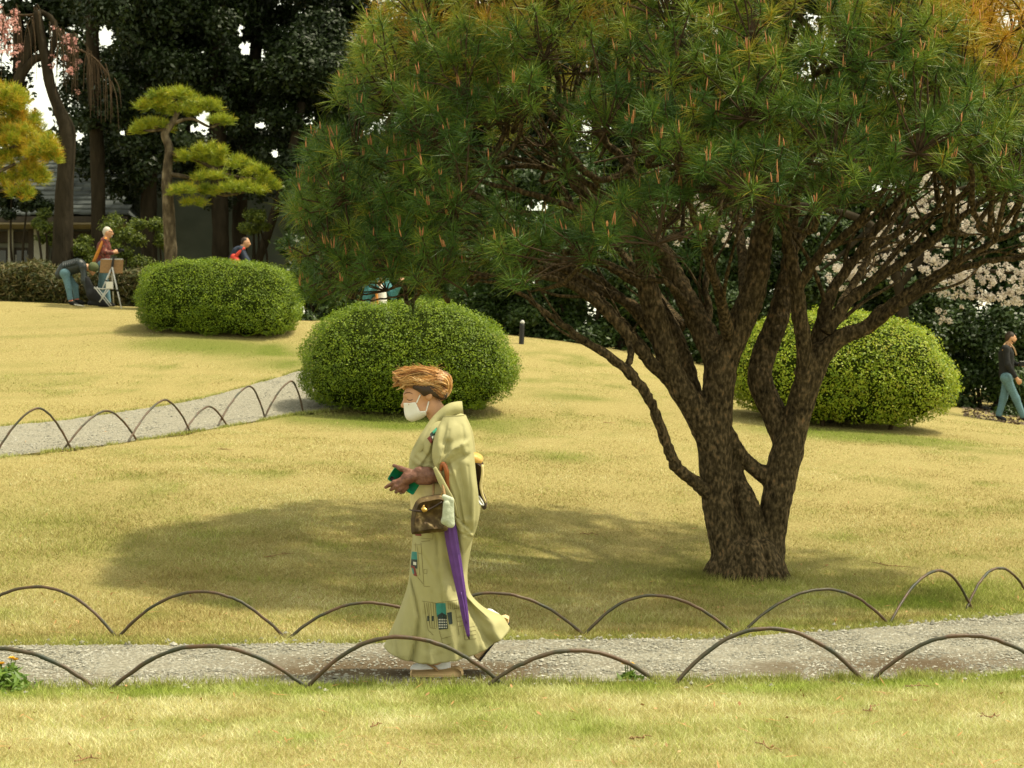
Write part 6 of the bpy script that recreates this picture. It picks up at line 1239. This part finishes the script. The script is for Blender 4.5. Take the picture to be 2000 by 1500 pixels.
# walking man at the right
Yr = 36.0
def cl_r(j, hd, fd, s): return [('jacket', M['blackcloth'], jacket(j), .016), ('jeans', M['denim'], trousers(j), .016), ('shoes', M['blackcloth'], shoes(j), .016),
    ('hair', M['hair_dark'], [('e', hd + [-.018, 0, .035], (.094, .088, .098)), ('c', hd + [-.06, 0, -.03], hd + [-.05, 0, -.06], .05, .04)], .012), ('beard', M['hair_dark'], [('c', hd + fd * .06 - [0, 0, .075], hd + fd * .04 - [0, 0, .085], .034, .034), ('c', hd + [0.01, -.06, -.06], hd + fd * .05 - [0, 0, .08], .02, .025)], .012)]
mr, jr = person('bearded man in black jacket and blue jeans walking at the right edge', Yr, 1970, dict(head=(1974, 660), face=(1990, 661), neck=(1968, 674), chest=(1965, 692), pelvis=(1966, 732), shl=(1964, 681, -.18), shr=(1966, 681, .18), ell=(1968, 712, -.23), wrl=(1983, 735, -.25), hal=(1989, 744, -.25), elr=(1978, 710, .22), wrr=(1990, 712, .1), har=(1997, 712, 0),
    hil=(1965, 738, -.09), hir=(1968, 738, .09), knl=(1984, 778, -.08), anl=(1999, 815, -.08), tol=(2012, 821, -.08), knr=(1960, 778, .1), anr=(1950, 812, .1), tor=(1962, 820, .1)), cl_r)
s36 = Yr / FPX
part('shoulder_strap', stube([W(1958, 684, Yr - .22), W(1962, 672, Yr - .10), W(1970, 670, Yr - .05), W(1980, 680, Yr - .16), W(1985, 694, Yr - .2)], .014, 6, 5), M['strap'], mr)
cm = thing('camera', 'black camera held by the bearded man at the right edge', 'camera', tuple(W(1997, 718, Yr - .05)))
part('camera_body', box(W(1998, 711, Yr - .06), (.14, .08, .09)), M['blackcloth'], cm, smooth=False); part('lens', stube([W(2003, 711, Yr - .06), W(2008, 711, Yr - .06), W(2014, 711, Yr - .06)], [.036, .038, .036], 12, 2), M['blackcloth'], cm); part('top_plate', box(W(1997, 706, Yr - .06), (.11, .06, .016)), M['alu'], cm, smooth=False)
# man in plaid by the easel
Yp = 39.2
def cl_p(j, hd, fd, s): return [('shirt', M['plaid'], jacket(j), .016), ('jeans', M['denim'], trousers(j), .016), ('shoes', M['blackcloth'], shoes(j), .016),
    ('hair', M['grayhair'], [('e', hd + [-.022, 0, .035], (.090, .088, .092)), ('c', hd + [-.07, 0, -.01], hd + [-.06, 0, -.05], .04, .035)], .012), ('beard', M['grayhair'], [('c', hd + fd * .07 - [0, 0, .07], hd + fd * .04 - [0, 0, .08], .03, .028)], .012)]
mp_, jp = person('white-haired bearded man in a red plaid shirt standing behind the easel', Yp, 208, dict(head=(211, 454), face=(222, 455), neck=(207, 467), chest=(203, 482), pelvis=(201, 515), shl=(203, 471, -.17), shr=(206, 471, .17), ell=(203, 492, -.22), wrl=(219, 494, -.2), hal=(226, 492, -.15), elr=(210, 492, .2), wrr=(222, 492, .1), har=(228, 491, .05),
    hil=(200, 518, -.09), hir=(203, 518, .09), knl=(206, 556, -.1), anl=(212, 592, -.1), tol=(221, 596, -.1), knr=(199, 556, .1), anr=(196, 592, .1), tor=(205, 596, .1)), cl_p)
part('shoulder_strap', stube([W(208, 464, Yp - .20), W(201, 472, Yp - .24), W(193, 489, Yp - .24), W(184, 509, Yp - .2), W(181, 515, Yp - .1)], [.026, .034, .036, .034, .02], 8, 4, flat=.4), M['orange'], mp_)
part('spectacles', stube([W(222, 452, Yp - .06), W(221.5, 453.5, Yp - .05), W(217, 452, Yp - .09), W(212, 451.5, Yp - .1)], .006, 5, 3), M['blackcloth'], mp_)
pal = thing('camera', 'small black camera held in both hands by the man in plaid', 'camera', tuple(W(230, 492, Yp)))
part('camera_body', box(W(231, 489, Yp - .1), (.13, .08, .09)), M['blackcloth'], pal, smooth=False); part('lens', stube([W(235, 489, Yp - .1), W(239, 489, Yp - .1), W(242, 489, Yp - .1)], [.03, .032, .03], 10, 2), M['blackcloth'], pal)
# bending painter
Yb = 38.9
def cl_b(j, hd, fd, s):
    pf = jacket(j, sl=True); pf += [('c', W(124, 528, Yb), W(117, 536, Yb), .14, .11)]
    return [('puffer_jacket', M['puffer'], pf, .016), ('jeans', M['denim'], trousers(j, .088, .066, .06, .80), .016), ('shoes', M['blackcloth'], shoes(j), .016), ('socks', M['redcloth'], [('c', j['an' + q] + [0, 0, .02], j['an' + q] + [-.01, 0, .10], .048, .05) for q in 'lr'], .014),
            ('knit_hat', M['olive'], [('e', hd + [.012, 0, .02], (.118, .108, .118))], .014)]
mb, jb = person('person in dark puffer jacket and olive knit hat bending beside the easel', Yb, 138, dict(head=(181, 524), face=(181, 534), neck=(170, 522), chest=(155, 519), pelvis=(128, 526), shl=(162, 521, -.17), shr=(162, 521, .17), ell=(164, 548, -.2), wrl=(172, 570, -.2), hal=(176, 577, -.2), elr=(166, 545, .2), wrr=(176, 560, .2), har=(180, 566, .2),
    hil=(127, 534, -.1), hir=(129, 534, .1), knl=(134, 562, -.12), anl=(138, 589, -.12), tol=(149, 594.5, -.12), knr=(147, 560, .12), anr=(150, 586, .12), tor=(161, 592, .12)), cl_b)
g = Geo()
for k, t in enumerate(np.linspace(.02, 1, 8)):
    c = jb['chest'] * (1 - t) + jb['pelvis'] * t; a_ = np.linspace(0.1, np.pi - .1, 9); u2 = nrm(np.cross(jb['chest'] - jb['pelvis'], [0, 1, 0])); u2 = u2 if u2[2] > 0 else -u2
    g.add(*tube([c + (u2 * math.sin(q) + np.array([0, -1, 0]) * math.cos(q)) * .158 for q in a_], .022, 6))
part('quilting', g, M['puffer'], mb)
# person with red strap behind the far bush
Yk_ = 42.0
def cl_k(j, hd, fd, s): return [('jacket', M['navy'], jacket(j), .016), ('jeans', M['denim'], trousers(j), .018), ('shoes', M['blackcloth'], shoes(j), .018), ('hair', M['hair_dark'], [('e', hd + [-.025, 0, .03], (.088, .086, .092)), ('c', hd + [-.05, 0, -.03], hd + [-.03, 0, -.07], .05, .045)], .012), ('beard', M['hair_dark'], [('c', hd + fd * .06 - [0, 0, .07], hd + fd * .03 - [0, 0, .08], .03, .03)], .012)]
mk_, jk = person('person in navy jacket with a red shoulder strap behind the far bush', Yk_, 468, dict(head=(480, 473), face=(490, 476), neck=(474, 483), chest=(466, 493), pelvis=(452, 520), shl=(470, 487, -.17), shr=(472, 487, .17), ell=(480, 506, -.2), wrl=(490, 520, -.2), hal=(494, 526, -.2), elr=(482, 506, .2), wrr=(492, 520, .2), har=(496, 526, .2),
    hil=(452, 524, -.1), hir=(454, 524, .1), knl=(462, 556, -.1), anl=(456, 588, -.1), tol=(465, 593, -.1), knr=(466, 556, .1), anr=(460, 588, .1), tor=(469, 593, .1)), cl_k)
part('shoulder_strap', stube([W(478, 484, Yk_ - .2), W(470, 490, Yk_ - .24), W(461, 500, Yk_ - .26), W(456, 510, Yk_ - .24)], [.026, .034, .045, .05], 8, 4, flat=.5), M['redcloth'], mk_)
part('sling_bag', blob([('c', W(457, 503, Yk_ - .2), W(462, 512, Yk_ - .2), .09, .11)], .016, .01), M['redcloth'], mk_)
# person in teal half hidden by needles
Yt = 29.5
def cl_t(j, hd, fd, s): return [('teal_jacket', M['tealcloth'], jacket(j, waist=j['pelvis'] + [0, .06, 0]), .016), ('shirt', M['whitecloth'], [('c', W(744, 566, Yt - .12), W(745, 600, Yt - .12), .085, .10)], .014), ('jeans', M['denim'], trousers(j), .018), ('shoes', M['blackcloth'], shoes(j), .018), ('hair', M['hair_dark'], [('e', hd + [-.01, 0.01, .03], (.098, .09, .10))], .014)]
mt_, jt = person('person in teal jacket and white shirt half hidden behind the middle bush', Yt, 740, dict(head=(738, 526), face=(750, 528), neck=(736, 542), chest=(735, 562), pelvis=(738, 604), shl=(722, 550, -.12), shr=(752, 550, .12), ell=(716, 582, -.16), wrl=(736, 560, -.26), hal=(744, 550, -.26), elr=(768, 578, .0), wrr=(780, 556, -.1), har=(784, 548, -.1),
    hil=(736, 608, -.09), hir=(744, 608, .09), knl=(738, 660, -.09), anl=(736, 708, -.09), tol=(748, 713, -.09), knr=(746, 660, .09), anr=(744, 708, .09), tor=(756, 713, .09)), cl_t)
part('shirt_trim', stube([W(733, 565, Yt - .22), W(736, 580, Yt - .24), W(738, 598, Yt - .24)], .02, 6, 4), M['orange'], mt_)
# easel, stool and bag
Ye = 38.6
ez = thing('easel', 'metal tripod easel holding a brown board in front of the man in plaid', 'easel', tuple(G(222, Ye)))
gz_ = lambda px: to_ground(px, Ye) - 3
part('board', box(W(218, 520.5, Ye), (.49, .035, .30), np.array([[.995, 0, .03], [0, .97, .2], [-.03, -.2, .97]])), M['board'], ez, smooth=False)
part('board_edge', stube([W(197, 507, Ye + .03), W(218, 506.5, Ye + .03), W(240.5, 506.5, Ye + .03)], .014, 6, 2), M['alu'], ez)
part('mast', stube([W(222, 500, Ye - .05), W(220, 515, Ye - .06), W(218, 530, Ye - .06)], [.02, .028, .026], 8, 3), M['rubber'], ez)
for a, b in (((219, 522, -.07), (237, None, -.3)), ((218, 524, -.05), (199, 566, -.15)), ((218, 522, .0), (222, None, .55))):
    e = G(b[0], Ye + b[2]) if b[1] is None else W(b[0], b[1], Ye + b[2]); s0 = W(a[0], a[1], Ye + a[2]); lg = part('leg', tube([s0, (s0 + e) / 2, e], [.020, .017, .014], 8), M['alu'], ez)
    part('leg_clamp', tube([s0 * .45 + e * .55, s0 * .40 + e * .60], .025, 8), M['rubber'], lg)
sl = thing('folding_stool', 'folded silver camp stool frame with a white cloth leaning beside the easel', 'stool', tuple(G(205, Ye - .1)))
for a, b in (((184, 560), (214, 598)), ((189, 560), (218, 597)), ((214, 563), (194, 590)), ((209, 563), (198, 582))): part('frame_bar', tube([W(*a, Ye - .2), W((a[0] + b[0]) / 2, (a[1] + b[1]) / 2, Ye - .2), W(*b, Ye - .2)], .013, 6), M['alu'], sl)
part('seat_bar', tube([W(184, 563, Ye - .2), W(200, 564, Ye - .2), W(220, 564, Ye - .2)], .014, 6), M['alu'], sl)
part('seat_cloth', box(W(214, 557, Ye - .22), (.15, .03, .15)), M['whitecloth'], sl, smooth=False)
dbg = G(188, Ye); solo('duffel_bag', blob([('c', W(170, 545, Ye + .1), W(180, 575, Ye + .05), .06, .11), ('c', W(180, 575, Ye), W(200, 592, Ye), .12, .07), ('c', W(175, 592, Ye), W(212, 597, Ye), .05, .03)], .016, .02), M['blackcloth'], 'black bag slumped on the ground between the bending person and the stool', 'bag')
solo('paper_sheet', box(G(155, Ye - .35) + [0, 0, .035], (.17, .2, .02), np.array([[.98, 0, .17], [0, 1, 0], [-.17, 0, .98]])), M['whitecloth'], 'white sheet on the ground at the feet of the bending person', 'paper', smooth=False)
